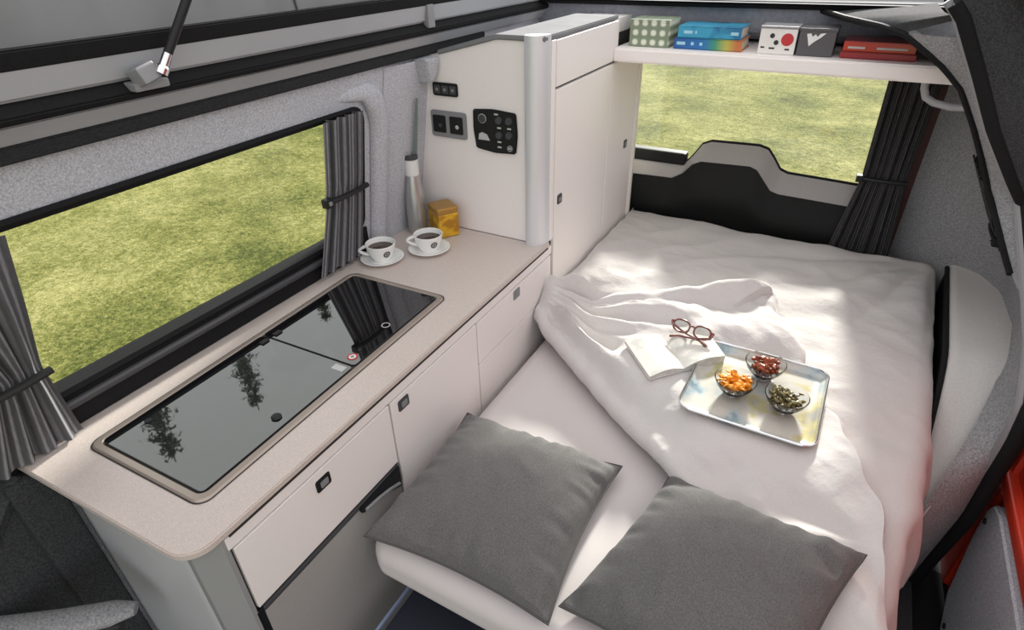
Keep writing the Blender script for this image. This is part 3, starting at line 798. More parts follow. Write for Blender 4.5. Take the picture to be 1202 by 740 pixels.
for bx, bz in ((-.975, 1.288), (-.938, 1.289), (-.975, 1.243), (-.975, 1.226), (-.936, 1.226), (-.985, 1.330)):
    mb = MB(); mb.box(bx - .007, bx + .007, FY - .0115, FY - .009, bz - .0025, bz + .0025); part('button_mark', mb, M['pale_print'], cp)
mb = MB(); mb.prism([(-1.055, 1.243), (-1.012, 1.243), (-1.022, 1.262), (-1.040, 1.268), (-1.052, 1.262)], fy, .009, .0115); part('display', mb, M['pale_print'], cp, 'pale display')
fdisc('button_row', -.936, 1.226, .010, .010, .013, M['mid_grey'], cp, r0=.006)

so = thing('socket_plate', 'grey double socket plate with two black inserts on the tall cabinet', 'socket', (-1.175, FY, 1.23))
mb = MB(); mb.prism(rrect(-1.247, -1.104, 1.232, 1.320, .008, 3), fy, 0, .008, .002); part('frame', mb, M['mid_grey'], so)
for cx in (-1.211, -1.143):
    mb = MB(); mb.prism(rrect(cx - .026, cx + .026, 1.248, 1.305, .004, 3), fy, .006, .011, .001); s_ = part('insert', mb, M['black'], so)
    fdisc('port', cx + .004, 1.272, .007, .011, .0118, M['pale_print'] if cx > -1.2 else M['dark_grey'], s_)
sw = thing('switch_plate', 'small black plate of three ports above the double socket', 'switch', (-1.18, FY, 1.37))
mb = MB(); mb.prism(rrect(-1.229, -1.131, 1.368, 1.410, .006, 3), fy, 0, .008, .002); part('plate', mb, M['black'], sw)
for k in range(3):
    mb = MB(); mb.prism(rrect(-1.222 + .031 * k, -1.197 + .031 * k, 1.376, 1.402, .003, 3), fy, .006, .0105, .001); q = part('port', mb, M['dark_grey'], sw)
    fdisc('contact', -1.2095 + .031 * k, 1.389, .005, .0105, .0112, M['mid_grey'], q)

# grey-green wedge strip in the corner between wall pad and cabinet
mb = MB(); mb.prism([(-1.262, 1.185), (-1.243, 1.185), (-1.228, 1.365), (-1.234, 1.365)], lambda a, b_, d: Vector((a, d, b_)), 1.625, 1.632, .001)
stick = mb
# bottle
bt = thing('bottle', 'slim grey steel bottle with a bright collar at the worktop corner', 'bottle', (-1.285, 1.575, .9))
mb = MB(); mb.lathe([(0, 0), (.034, 0), (.036, .006), (.036, .09), (.032, .15), (.024, .205), (.022, .215), (0, .215)], 28, (-1.285, 1.575, .9)); part('body', mb, M['soot'], bt)
mb = MB(); mb.lathe([(.0225, .212), (.0245, .214), (.0245, .268), (.022, .270), (0, .270)], 24, (-1.285, 1.575, .9)); part('collar', mb, M['white_print'], bt, 'bright white collar')
mb = MB(); mb.lathe([(.021, .269), (.0255, .270), (.0255, .284), (.018, .286), (.016, .276), (0, .276)], 24, (-1.285, 1.575, .9)); part('rim', mb, M['dark_grey'], bt)
mb = MB(); mb.prism([(-1.284, 1.176), (-1.264, 1.176), (-1.236, 1.37), (-1.243, 1.374)], lambda a, b_, d: Vector((a, d, b_)), 1.582, 1.588, .001)
solo('stirring_stick', mb, M['blade_green'], 'grey-green pointed stick standing up out of the steel bottle', 'stick')
# amber tin
tn = thing('tea_tin', 'square amber tin beside the steel bottle', 'tin', (-1.175, 1.60, .9))
TR = Matrix.Translation((-1.185, 1.60, .9)) @ Matrix.Rotation(R(-32), 4, 'Z')
mb = MB(); mb.box(-.045, .045, -.040, .040, 0, .090, .006, 3); mb.xf(TR); part('body', mb, M['amber_tin'], tn)
mb = MB(); mb.box(-.046, .046, -.041, .041, .086, .112, .007, 3); mb.xf(TR); part('lid', mb, M['amber_lid'], tn)

# cups with saucers
cu = thing('coffee_cup', 'white coffee cup nearer the side window, dark round emblem on its side', 'cup', (0, 0, 0), 'coffee cups on the worktop')
CP = [(0, .004), (.024, .004), (.026, .002), (.029, .0), (.031, .004), (.041, .022), (.0475, .042), (.050, .058), (.0485, .059), (.0465, .058), (.043, .040), (.036, .020), (.026, .010), (0, .008)]
mb = MB(); mb.lathe(CP, 40); body = part('body', mb, M['white'], cu)
ha = math.atan2(-.52, -.855)
mb = MB(); hp = []
for k in range(13):
    t = PI * (k / 12) ; rr = .043 + .030 * math.sin(t); zz = .050 - .034 * (k / 12)
    if k == 12: rr = .036
    hp.append((rr * math.cos(ha), rr * math.sin(ha), zz))
mb.tube(hp, .0055, 10); part('handle', mb, M['white'], cu)
def crad(z): return itp([(.004, .031), (.022, .041), (.042, .0475), (.058, .050)], z) + .0007
def emblem(ea, r0, r1, m):
    mb = MB()
    def f(u, v):
        t = 2 * PI * u; rr = r0 + (r1 - r0) * v; z = .032 + rr * math.sin(t); a = ea + rr * math.cos(t) / .045
        return Vector((crad(z) * math.cos(a), crad(z) * math.sin(a), z))
    mb.grid(25, 3, f); return part('emblem', mb, m, cu)
ea = math.atan2(-.42, .9)
emblem(ea, .0065, .0125, M['mark_grey']); emblem(ea, .0, .0045, M['mark_grey'])
cu.location = (-1.250, 1.325, .9055)
cu2 = dup(cu, (-1.150, 1.455, .9055), R(-4), 'white coffee cup nearer the room, beside the amber tin, dark emblem on its side')
sa = MB(); sa.lathe([(0, 0), (.040, 0), (.043, .003), (.069, .012), (.072, .0145), (.069, .0155), (.046, .0065), (.034, .005), (0, .005)], 44)
s1 = solo('saucer', sa, M['white'], 'white saucer under the cup nearer the side window', 'saucer', 'saucers on the worktop'); s1.location = (-1.250, 1.325, .9002)
s2 = s1.copy(); COL.objects.link(s2); s2.location = (-1.150, 1.455, .9002); s2['label'] = 'white saucer under the cup beside the amber tin'
co = MB(); co.lathe([(0, .0), (.0415, .0), (.0435, .0035), (0, .0035)], 32)
c1 = solo('coffee', co, M['coffee'], 'dark coffee in the cup nearer the side window', 'coffee', 'coffee in the cups'); c1.location = (-1.250, 1.325, .9055 + .0385)
c2 = c1.copy(); COL.objects.link(c2); c2.location = (-1.150, 1.455, .9055 + .0385); c2['label'] = 'dark coffee in the cup beside the amber tin'

# ------------------------------------------------------------------ gas strut
gs = thing('gas_strut', 'black gas strut with chrome ball end on the raised roof frame', 'strut', (-1.18, .70, 1.58))
mb = MB(); mb.box(-.016, .016, -.022, .022, -.016, .016, .004, 2, rot=Euler((R(12), R(-18), R(8))).to_matrix(), at=(-1.178, .692, 1.600))
mb.box(-1.215, -1.175, .665, .735, 1.572, 1.588, .003)
part('bracket', mb, M['mid_grey'], gs)
p0 = Vector((-1.168, .722, 1.603)); p1 = Vector((-1.11, .95, 1.93)); dv = (p1 - p0).normalized()
mb = MB(); mb.tube([p0 - dv * .006, p0 + dv * .006, p0 + dv * .010, p0 + dv * .034], [.013, .013, .0095, .0085], 14); mb.tube([p0 + Vector((-.028, -.004, 0)), p0 + Vector((.004, 0, 0))], .007, 10)
part('ball_end', mb, M['steel'], gs, 'chrome ball end')
mb = MB(); mb.tube([p0 + dv * .032, p0 + dv * .37], .0085, 14); part('cylinder', mb, M['black'], gs)

# ------------------------------------------------------------------ rear shelf, its handle and books
mb = MB(); mb.prism([(-.812, 2.220), (.262, 2.220), (.232, 2.30), (.20, 2.45), (.18, 2.64), (-.812, 2.64)], lambda a, b_, d: Vector((a, b_, d)), 1.412, 1.460, .006)
solo('shelf', mb, M['laminate'], 'white shelf across the top of the rear window', 'shelf', smooth=True)
mb = MB(); mb.tube([(.186, 2.30, 1.414), (.188, 2.30, 1.385), (.200, 2.30, 1.358), (.225, 2.295, 1.345), (.27, 2.28, 1.339), (.315, 2.26, 1.345)], .011, 12)
solo('grab_handle', mb, M['panel_grey'], 'pale grey grab handle under the right end of the shelf', 'handle')

SH = 1.4603
def shelf_book(label, x0, x1, y0, y1, z0, z1, m, name='book', group='books on the rear shelf'):
    t = thing(name, label, 'book', ((x0 + x1) / 2, (y0 + y1) / 2, z0), group)
    mb = MB(); c = .0035
    mb.box(x0, x1, y0, y1, z0, z0 + c, .001); mb.box(x0, x1, y0, y1, z1 - c, z1, .001); mb.box(x0, x1, y0, y0 + c, z0, z1, .0015)
    part('cover', mb, m, t)
    mb = MB(); mb.box(x0 + .004, x1 - .004, y0 + .003, y1 - .004, z0 + c - .0005, z1 - c + .0005); part('pages', mb, M['page_edge'], t)
    return t
bxk = MB(); bxk.box(-.772, -.625, 2.275, 2.40, SH, SH + .084, .003)
bxt = thing('storage_box', 'pale green checked box at the left end of the rear shelf', 'box', (-.70, 2.33, SH), 'boxes on the rear shelf')
part('body', bxk, M['check'], bxt)
mb = MB(); mb.box(-.774, -.623, 2.273, 2.402, SH + .080, SH + .090, .002); part('lid', mb, M['check'], bxt)
b1 = shelf_book('dark blue to orange book lying at the bottom of the blue stack', -.605, -.372, 2.275, 2.42, SH, SH + .036, M['cover_rainbow'])
b2 = shelf_book('bright cyan book lying on top of the blue stack', -.596, -.380, 2.278, 2.425, SH + .0362, SH + .074, M['cover_cyan'])
for k, (x0, x1) in enumerate(((-.575, -.545), (-.535, -.53), (-.415, -.39))):
    mb = MB(); mb.box(x0, x1, 2.2772, 2.2782, SH + .050, SH + .060); part('spine_print', mb, M['print_blue'], b2)
for k, (x0, x1) in enumerate(((-.595, -.565), (-.545, -.535), (-.515, -.505))):
    mb = MB(); mb.box(x0, x1, 2.2742, 2.2752, SH + .014, SH + .024); part('spine_print', mb, M['print_blue'], b1)
# white box with dots and a red disc
wb = thing('storage_box', 'white box printed with black dots and a red disc on the rear shelf', 'box', (-.26, 2.31, SH), 'boxes on the rear shelf')
mb = MB(); mb.box(-.320, -.206, 2.272, 2.37, SH, SH + .080, .003); part('body', mb, M['cover_white'], wb)
mb = MB(); mb.box(-.322, -.204, 2.270, 2.372, SH + .077, SH + .085, .002); part('lid', mb, M['mid_grey'], wb, 'grey lid')
def bdisc(x, z, r, m, parent, y=2.272):
    mb = MB(); mb.lathe([(0, -.0004), (r, -.0004), (r, .0008), (0, .0008)], 22); mb.xf(Matrix.Translation((x, y, z)) @ Matrix.Rotation(PI / 2, 4, 'X')); part('print', mb, m, parent)
bdisc(-.233, SH + .046, .019, M['print_red'], wb); bdisc(-.281, SH + .056, .0075, M['print_black'], wb); bdisc(-.266, SH + .036, .0075, M['print_black'], wb)
for x0, x1, z0 in ((-.312, -.300, .018), (-.286, -.268, .016), (-.236, -.222, .014)):
    mb = MB(); mb.box(x0, x1, 2.2712, 2.2725, SH + z0, SH + z0 + .005); part('print', mb, M['print_black'], wb)
# charcoal box with a white emblem
db = thing('storage_box', 'charcoal box with a white winged mark on the rear shelf', 'box', (-.145, 2.32, SH), 'boxes on the rear shelf')
mb = MB(); mb.box(-.200, -.092, 2.272, 2.39, SH, SH + .080, .003); part('body', mb, M['cover_charcoal'], db)
mb = MB(); mb.box(-.202, -.090, 2.270, 2.392, SH + .074, SH + .083, .002); part('lid', mb, M['cover_charcoal'], db)
mb = MB()
mb.prism([(-.178, SH + .066), (-.166, SH + .068), (-.160, SH + .058), (-.152, SH + .066), (-.146, SH + .058), (-.138, SH + .068), (-.122, SH + .070), (-.136, SH + .056), (-.152, SH + .044), (-.166, SH + .030), (-.171, SH + .045)],
         lambda a, b_, d: Vector((a, d, b_)), 2.2708, 2.2724)
part('emblem', mb, M['white_print'], db, 'white winged emblem')
# red books
shelf_book('brownish red book lying under the glossy red one on the shelf', -.070, .140, 2.275, 2.43, SH, SH + .020, M['cover_darkred'])
rb = shelf_book('glossy red book lying topmost at the right end of the shelf', -.066, .134, 2.278, 2.42, SH + .0202, SH + .050, M['cover_red'])
for x0, x1 in ((-.052, -.004), (.028, .112)):
    mb = MB(); mb.box(x0, x1, 2.2772, 2.2784, SH + .029, SH + .035); part('spine_print', mb, M['pale_print'], rb)

# ------------------------------------------------------------------ bed
bb = thing('bed_base', 'dark bed base under the mattress', 'bed', (-.2, 1.6, 0))
mb = MB(); mb.box(-.70, .27, .80, 2.60, 0, .44, .01); part('base', mb, M['bed_base'], bb)
mb = MB(); mb.box(-.739, -.731, .40, .80, .300, .312, .002); part('side_rail', mb, M['blue_rail'], bb, 'blue-grey side rail')
mb = MB(); mb.box(-.728, .25, .42, .81, .27, .29, .004); part('panel', mb, M['bed_base'], bb)
mb = MB(); mb.box(-.785, .405, .600, 2.60, .440, .570, .052, 6)
bmesh.ops.subdivide_edges(mb.bm, edges=[e for e in mb.bm.edges if abs(e.verts[0].co.y - e.verts[1].co.y) > 1], cuts=16)
for v in mb.bm.verts:
    if v.co.x > 0: v.co.x -= .115 * sst(1.7, .95, v.co.y)
    # soften the near corner of the mattress
    d = math.hypot(v.co.x + .785, v.co.y - .60)
    if d < .10: v.co.x += .010 * (1 - d / .1); v.co.y += .010 * (1 - d / .1)
solo('mattress', mb, M['sheet'], 'pale fitted mattress with rounded front edge, bare beside the pillows', 'mattress')

A = Vector((-.80, 1.60)); EV = Vector((.808, -.589)); NV = Vector((.589, .808))
def dist(x, y): return (Vector((x, y)) - A).dot(NV)
def H(x, y):
    d = dist(x, y)
    h = .605 + .088 * sst(.02, .40, d)
    h = max(h, .612 + .075 * sst(.26, .0, x + .80) * sst(-.02, .06, d))
    n = noise.noise(Vector((x * 3.1, y * 3.1, 1.7))) * .010 + noise.noise(Vector((x * 9, y * 9, 4))) * .004
    wv = Vector((x * 2.2 + y * 1.1, y * 6.5 - x * 3.2, .3)); n += (.5 - abs(noise.noise(wv))) * .018
    wv = Vector((x * 7 - y * 3, y * 13 + x * 4, 2.3)); n += (.4 - abs(noise.noise(wv))) * .008
    return h + n
XE = [(.8, .318), (.98, .332), (1.10, .350), (1.24, .372), (1.37, .390), (1.55, .408), (1.97, .430), (2.55, .456), (2.7, .456)]
def duv_base(u, v):
    # v: 0 fold/front -> 1 back ; u: arclength across, hanging down beyond the right edge
    a = u * 1.62
    y1 = 2.615
    xx = min(-.795 + a, .45)
    yf = max(.80, A.y + (xx + .80) * (EV.y / EV.x) + .01)
    y = yf + (y1 - yf) * v
    xe = itp(XE, y); x = -.795 + a; rr = .055
    over = x - (xe - rr)
    hh = H(min(x, xe), y)
    if dist(x, y) > .2:
        # long soft creases running to the right rear corner
        w = (x - .44) * .55 + (y - 2.58) * .83
        q = (x - .44) * .83 - (y - 2.58) * .55
        rad = math.hypot(x - .44, y - 2.58)
        ang = math.atan2(y - 2.58, x - .44)
        hh += .020 * (abs(math.sin(ang * 8 + .4 + .5 * noise.noise(Vector((x * 3, y * 3, 8))))) - .5) * sst(.08, .3, rad) * sst(1.0, .45, rad)
    # rear rim rolls down
    rim = sst(.955, 1.0, v)
    hh -= .05 * rim * rim
    if over <= 0: return Vector((x, y, hh))
    arc = PI / 2 * rr
    if over < arc:
        t = over / rr; px, pz = xe - rr + rr * math.sin(t), hh - rr + rr * math.cos(t)
    else:
        px, pz = xe, hh - rr - (over - arc)
    dep = sst(0, .25, over)
    front = sst(1.62, 1.45, y)
    px += front * dep * (.040 * (1.3 * abs(math.sin(y * 13.5 + .3)) - .8) + .012 * math.sin(y * 52)) + front * dep * .016
    pz = max(pz, .50 - .10 * front)
    return Vector((px, y, pz))
duv = MB(); duv.grid(150, 130, duv_base)
# left and rear skirts down to the mattress
duv.grid(60, 5, lambda u, v: Vector((-.795 - .004 * v, 1.62 + .99 * u, H(-.795, 1.62 + .99 * u) * (1 - v) + .575 * v)))
duv.grid(60, 5, lambda u, v: Vector((-.795 + 1.22 * u, 2.615 + .006 * v, (duv_base(min(1, 1.22 * u / 1.62), 1).z) * (1 - v) + .575 * v)))
TF = [(-.03, .075), (.0, .11), (.12, .33), (.25, .575), (.352, .740), (.375, .730), (.575, .61), (.79, .485), (.915, .42), (.99, .375), (1.10, .30), (1.157, .255), (1.265, .15), (1.32, .09), (1.36, .06)]
TRAY = (-.038, 1.42, .722)
def flap_h(s, t):
    p = A + EV * s + NV * t
    base = H(p.x, p.y) + .034 + .018 * sst(0, .08, t)
    # fan of creases from the corner by the cabinet
    r_ = math.hypot(p.x + .80, p.y - 1.62); ang = math.atan2(p.y - 1.62, p.x + .80)
    cr = ((1 - abs(math.sin(ang * 7.5 + .6 + .8 * r_))) * 1.5 - .6 + .5 * math.sin(ang * 27 + 2.2)) * .028 * sst(.03, .14, r_) * sst(.70, .28, r_)
    base += cr + .024 * sst(.34, .0, r_)
    base += .012 * noise.noise(Vector((s * 5, t * 5, 9))) + .006 * noise.noise(Vector((s * 14, t * 14, 3))) + .012 * (.5 - abs(noise.noise(Vector((s * 4 + t * 3, t * 16 - s * 2, 6)))))
    # long soft creases along the fold
    base += .006 * math.sin(t * 42 + s * 4) * sst(.4, .8, s) * sst(.0, .07, t) * sst(.33, .12, t)
    k = sst(.30, .17, math.hypot((p.x - TRAY[0]) * .95, p.y - TRAY[1]))
    base = base * (1 - k) + (TRAY[2] - .003) * k
    kb = sst(.20, .11, math.hypot(p.x + .305, p.y - 1.475))
    base = base * (1 - kb) + .719 * kb
    return p, base
def flap(u, v):
    s = -.03 + 1.39 * u; T = itp(TF, s)
    T += .010 * math.sin(s * 23) + .006 * math.sin(s * 51)
    rr = .030
    if v < .12:
        a = PI * (v / .12); p, h = flap_h(s, 0)
        c = h - rr
        off = -rr * math.sin(a)
        q = A + EV * s + NV * off
        return Vector((max(q.x, -.803), q.y, max(.5715, c - rr * math.cos(a))))
    t = T * (v - .12) / .88
    p, h = flap_h(s, t)
    e = sst(.94, 1.0, v)
    if s < .37:   # lifted, wavy far hem
        h += .040 * sst(.70, .92, v) * (1 - .8 * e) * (.6 + .6 * math.sin(s * 24 + .4))
    h -= .028 * e * e
    p2 = Vector((p.x, p.y))
    # spill over the right edge of the bed
    xe = itp(XE, p2.y); x = p2.x
    if x > xe - .04:
        h -= 1.2 * (x - xe + .04) ** 1.2
        x = min(x, xe + .03)
    return Vector((max(x, -.803), p2.y, h))
duv.grid(170, 90, flap)
def hem(u, v):
    s = -.03 + 1.39 * u; p = flap(u, 1.0)
    return Vector((p.x, p.y, p.z - .022 * v))
duv.grid(170, 3, hem)
solo('duvet', duv, M['duvet'], 'pale crumpled duvet over the rear of the bed with its front corner folded back', 'duvet')

# cushions
def cushion_mb(w, th, seed, pinch=.085):
    rnd = random.Random(seed); top = []
    def surf(sign):
        def f(u, v):
            a, b_ = 2 * u - 1, 2 * v - 1
            ea = 1 - pinch * (1 - b_ * b_) ; eb = 1 - pinch * (1 - a * a)
            x, y = w * a * ea, w * b_ * eb
            k = max(0, (1 - a * a) * (1 - b_ * b_)) ** .42
            z = sign * th * k * (1 if sign > 0 else .38)
            edge = (1 - k)
            wr = noise.noise(Vector((a * 1.5, b_ * 7, seed * 3.1))) * .018 * sst(.55, .95, abs(a)) * sst(1, .9, abs(a)) + noise.noise(Vector((a * 7, b_ * 1.5, seed * 5.7))) * .016 * sst(.6, .95, abs(b_)) * sst(1, .9, abs(b_))
            n = (noise.noise(Vector((x * 6, y * 6, seed))) * .014 + (.4 - abs(noise.noise(Vector((x * 11 + y * 5, y * 9 - x * 4, seed + 2))))) * .012) * k
            if sign > 0: z += (wr + n) * (1 if k > 0 else 0)
            return Vector((x, y, z))
        return f
    mb = MB(); mb.grid(61, 61, surf(1)); mb.grid(61, 61, surf(-1))
    bmesh.ops.remove_doubles(mb.bm, verts=list(mb.bm.verts), dist=1e-5); bmesh.ops.recalc_face_normals(mb.bm, faces=list(mb.bm.faces))
    edge = []
    N = 24
    for q in range(4):
        for k in range(N):
            t = -1 + 2 * k / N
            a, b_ = [(t, -1), (1, t), (-t, 1), (-1, -t)][q]
            edge.append(Vector((w * a * (1 - pinch * (1 - b_ * b_)), w * b_ * (1 - pinch * (1 - a * a)), 0)))
    return mb, edge
def cushion(label, M4, w, th, seed):
    t = thing('cushion', label, 'cushion', (0, 0, 0), 'grey cushions on the bed')
    mb, edge = cushion_mb(w, th, seed)
    part('cover', mb, M['cushion'], t)
    mb = MB(); mb.tube(edge, .0032, 8, closed=True); part('piping', mb, M['piping'], t, 'dark zip piping')
    t.matrix_world = M4
    return t
def frame4(c, ux, uy):
    ux = Vector(ux).normalized(); uy = Vector(uy); uy = (uy - ux * uy.dot(ux)).normalized(); uz = ux.cross(uy)
    m = Matrix((ux, uy, uz)).transposed().to_4x4(); m.translation = Vector(c); return m
cushion('grey square cushion lying at the front left corner of the mattress', frame4((-.530, .849, .607), (1, .03, .0), (-.04, 1, .0)), .240, .092, 3)
cushion('grey square cushion further right, lying against the duvet fold', frame4((-.012, .838, .652), (.446, -.113, .10), (.02, 1, .0)), .228, .092, 8)

# ------------------------------------------------------------------ tray, bowls, book, glasses
TZ = TRAY[2]
tr = thing('serving_tray', 'pale patterned serving tray with raised rim on the folded duvet', 'tray', (TRAY[0], TRAY[1], TZ))
def tl(a, b_, z): return Matrix.Translation((TRAY[0], TRAY[1], TZ)) @ Matrix.Rotation(R(-1), 4, 'Z') @ Vector((a, b_, z))
w_, l_ = .165, .168
secs = [(0.02, .002, .03), (.020, .000, .03), (.004, .003, .035), (-.002, .016, .036), (-.006, .0175, .038), (-.007, .015, .038), (.002, .011, .034), (.010, .0045, .03), (.030, .0035, .02)]
mb = MB(); loops = []
for ins, z, c in secs:
    loops.append([tl(p[0], p[1], z) for p in rrect(-w_ + ins, w_ - ins, -l_ + ins, l_ - ins, c)])
for a, c in zip(loops[1:], loops[2:]): ring_strip(mb, a, c)
b = bmesh.new(); b.faces.new([b.verts.new(p) for p in loops[-1]]); b.faces.new([b.verts.new(p) for p in loops[1]][::-1]); mb.add(b)
bmesh.ops.remove_doubles(mb.bm, verts=list(mb.bm.verts), dist=1e-5); bmesh.ops.recalc_face_normals(mb.bm, faces=list(mb.bm.faces))
part('base', mb, M['tray'], tr)
mb = MB(); mb.tube([p + Vector((0, 0, .001)) for p in loops[4]], .0032, 8, closed=True); part('rim', mb, M['steel'], tr, 'shiny rim')
BP = [(0, .0), (.020, .0), (.022, .003), (.036, .016), (.050, .036), (.0555, .052), (.0545, .053), (.053, .052), (.0475, .037), (.034, .019), (.018, .008), (0, .007)]
mb = MB(); mb.lathe(BP, 40)
bw = solo('glass_bowl', mb, M['bowl_glass'], 'small glass bowl of orange pieces, nearest the open book', 'bowl', 'glass bowls on the tray')
BWL = [((-.090, 1.385), 'small glass bowl of orange pieces, nearest the open book', 'orange', 'orange snack pieces filling the glass bowl nearest the open book'),
       ((-.030, 1.500), 'small glass bowl of red-brown pieces at the back of the tray', 'redbrown', 'red-brown pieces filling the glass bowl at the back of the tray'),
       ((.042, 1.378), 'small glass bowl of green-brown pieces at the right of the tray', 'olive', 'green-brown pieces filling the glass bowl at the right of the tray')]
for k, ((bx, by), lab, mt, lab2) in enumerate(BWL):
    o = bw if k == 0 else bw.copy()
    if k: COL.objects.link(o)
    o.location = (bx, by, TZ + .0038); o['label'] = lab
    rnd = random.Random(20 + k); mb = MB()
    for q in range(130):
        z = .014 + .036 * (q / 130) ** .7; rm = itp([(.007, .016), (.019, .032), (.037, .0455), (.055, .052)], z) - .008
        a = rnd.uniform(0, 2 * PI); rr = rm * math.sqrt(rnd.random())
        b = bmesh.new(); bmesh.ops.create_icosphere(b, subdivisions=1, radius=1)
        sx, sy, sz = {'orange': (.012, .009, .004), 'redbrown': (.0095, .0075, .007), 'olive': (.0105, .006, .004)}[mt]
        rot = Euler((rnd.uniform(-.9, .9), rnd.uniform(-.9, .9), rnd.uniform(0, 6))).to_matrix()
        kk = rnd.uniform(.7, 1.1)
        for v in b.verts: v.co = rot @ Vector((v.co.x * sx * kk, v.co.y * sy * kk, v.co.z * sz * kk)) + Vector((rr * math.cos(a) + bx, rr * math.sin(a) + by, z + TZ + .0038))
        mb.add(b)
    solo('snack_pieces', mb, M[mt], lab2, 'snacks', 'snacks in the bowls', smooth=False, stuff=True)

# open book
bk = thing('open_book', 'open book lying face up on the folded duvet beside the tray', 'book', (-.30, 1.48, .725))
S0, S1 = Vector((-.345, 1.560, .729)), Vector((-.236, 1.425, .729))     # spine back, front
LB, LF = Vector((-.437, 1.478, .729)), Vector((-.312, 1.338, .729))     # left page outer corners
RB, RF = Vector((-.200, 1.610, .733)), Vector((-.142, 1.518, .743))
def page(O0, O1, thick, z0=0):
    mb = MB()
    def f(u, v):
        e0 = S0.lerp(O0, u); e1 = S1.lerp(O1, u); p = e0.lerp(e1, v)
        hh = .004 + thick * (math.sin(min(1, u * 2.2) * PI / 2)) * (1 - .55 * sst(.5, 1, u)) + .006 * math.sin(PI * u)
        return Vector((p.x, p.y, p.z + hh + z0))
    def g(u, v):
        q = f(u, v); return Vector((q.x, q.y, .726))
    mb.grid(18, 10, f)
    for s in (0, 1): mb.grid(18, 3, lambda u, v, s=s: f(u, s).lerp(g(u, s), v))
    mb.grid(10, 3, lambda u, v: f(1, u).lerp(g(1, u), v))
    return mb
part('left_pages', page(LB, LF, .006), M['paper'], bk); part('right_pages', page(RB, RF, .008), M['paper'], bk)
mb = MB(); mb.prism([(p.x, p.y) for p in (S0, LB, LF, S1, RF, RB)], lambda a, b_, d: Vector((a, b_, d)), .7225, .7265); part('cover', mb, M['cover_white'], bk)

# glasses, folded, lying on the right page
gl = thing('eyeglasses', 'dark red framed eyeglasses lying folded on the open book', 'glasses', (-.26, 1.54, .745))
GC = Vector((-.262, 1.572, .752)); gx = Vector((.985, -.17, 0)).normalized(); gup = Vector((.10, .55, .83)).normalized(); gn = gx.cross(gup)
mb = MB()
for sgn in (-1, 1):
    lp_ = []
    for k in range(28):
        t = 2 * PI * k / 28; ex = math.copysign(abs(math.cos(t)) ** .8, math.cos(t)) * .026; ey = math.copysign(abs(math.sin(t)) ** .8, math.sin(t)) * .019
        lp_.append(GC + gx * (sgn * .034 + ex) + gup * (ey + .020))
    mb.tube(lp_, .0030, 8, closed=True)
mb.tube([GC + gx * -.010 + gup * .026, GC + gup * .030, GC + gx * .010 + gup * .026], .0028, 8)
for sgn in (-1, 1): mb.tube([GC + gx * sgn * .058 + gup * .028, GC + gx * sgn * .067 + gup * .028 - gn * .0], .004, 8)
part('frame', mb, M['tortoise'], gl)
for sgn in (-1, 1):
    e = GC + gx * sgn * .067 + gup * .028
    q = gn if gn.y < 0 else -gn
    mb = MB(); dn = Vector((0, -1, 0)) + gx * (-sgn * .05)
    pts_ = [e, e + Vector((0, -.012, -.004)) - gx * sgn * .004, e + Vector((0, -.03, -.010)) - gx * sgn * .05, e + Vector((0, -.036, -.016)) - gx * sgn * .100, e + Vector((0, -.044, -.022)) - gx * sgn * .125]
    if sgn > 0: pts_ = [p_ + Vector((0, -.010, -.002)) if i_x else p_ for i_x, p_ in enumerate(pts_)]
    mb.tube(pts_, [.004, .004, .003, .003, .004], 8); part('temple', mb, M['tortoise'], gl)
lens = MB()
for sgn in (-1, 1):
    b = bmesh.new(); vs = []
    for k in range(28):
        t = 2 * PI * k / 28; ex = math.copysign(abs(math.cos(t)) ** .8, math.cos(t)) * .026; ey = math.copysign(abs(math.sin(t)) ** .8, math.sin(t)) * .019
        vs.append(b.verts.new(GC + gx * (sgn * .034 + ex) + gup * (ey + .020)))
    b.faces.new(vs); bmesh.ops.solidify(b, geom=list(b.faces), thickness=.0015); lm = MB(); lm.add(b)
    part('lens', lm, M['pane'], gl)

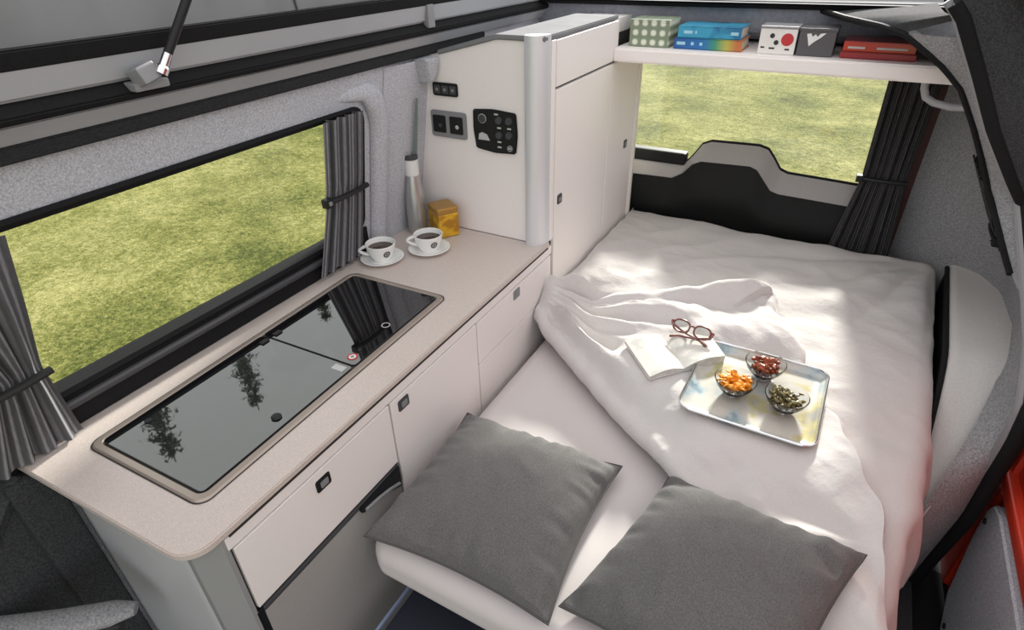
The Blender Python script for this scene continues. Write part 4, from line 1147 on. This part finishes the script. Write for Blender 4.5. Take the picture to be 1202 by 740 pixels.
# grey moulded arm at the lower left, in front of the kitchen
mb = MB(); mb.tube([(-1.42, -.05, .60), (-1.30, .055, .598), (-1.20, .13, .597), (-1.12, .20, .597), (-1.085, .232, .597)], [.036, .036, .034, .030, .016], 14, flat=(Vector((0, 0, 1)), .55))
ar = thing('seat_armrest', 'grey moulded armrest at the lower left, in front of the kitchen end', 'armrest', (-1.2, .13, .55))
part('pad', mb, M['felt_mid'], ar)
mb = MB(); mb.tube([(-1.40, -.06, .570), (-1.20, .11, .566), (-1.10, .20, .572)], [.03, .028, .014], 10); mb.box(-1.345, -1.32, -.02, .03, .0, .57, .008); part('support', mb, M['black'], ar)

# ------------------------------------------------------------------ light
w = bpy.data.worlds.new('sky'); SC.world = w; w.use_nodes = True
nt = w.node_tree; bg = nt.nodes['Background']
tcw = nd(nt, 'ShaderNodeTexCoord'); sx = nd(nt, 'ShaderNodeSeparateXYZ'); nt.links.new(tcw.outputs['Generated'], sx.inputs[0])
rp = nd(nt, 'ShaderNodeValToRGB'); rp.color_ramp.elements[0].position = .0; rp.color_ramp.elements[0].color = (.92, .95, 1.0, 1)
rp.color_ramp.elements[1].position = .9; rp.color_ramp.elements[1].color = (1.0, .985, .97, 1)
nt.links.new(sx.outputs['Z'], rp.inputs['Fac']); nt.links.new(rp.outputs['Color'], bg.inputs['Color'])
bg.inputs['Strength'].default_value = 1.2
sd = bpy.data.lights.new('sun', 'SUN'); sun = bpy.data.objects.new('sun', sd); COL.objects.link(sun)
sd.energy = 9.0; sd.angle = R(6); sd.color = (1, .95, .89)
dirv = Vector((-.08, 1.0, .40)).normalized()
sun.rotation_euler = dirv.to_track_quat('Z', 'Y').to_euler(); sun.location = dirv * 20

vs = SC.view_settings
vs.view_transform = 'Standard'; vs.look = 'None'; vs.gamma = 1; vs.use_curve_mapping = False
vs.exposure = 0.12
SC.cycles.max_bounces = 10; SC.cycles.diffuse_bounces = 6; SC.cycles.transparent_max_bounces = 12
SC.cycles.use_denoising = True
SC.cycles.caustics_reflective = False; SC.cycles.caustics_refractive = False
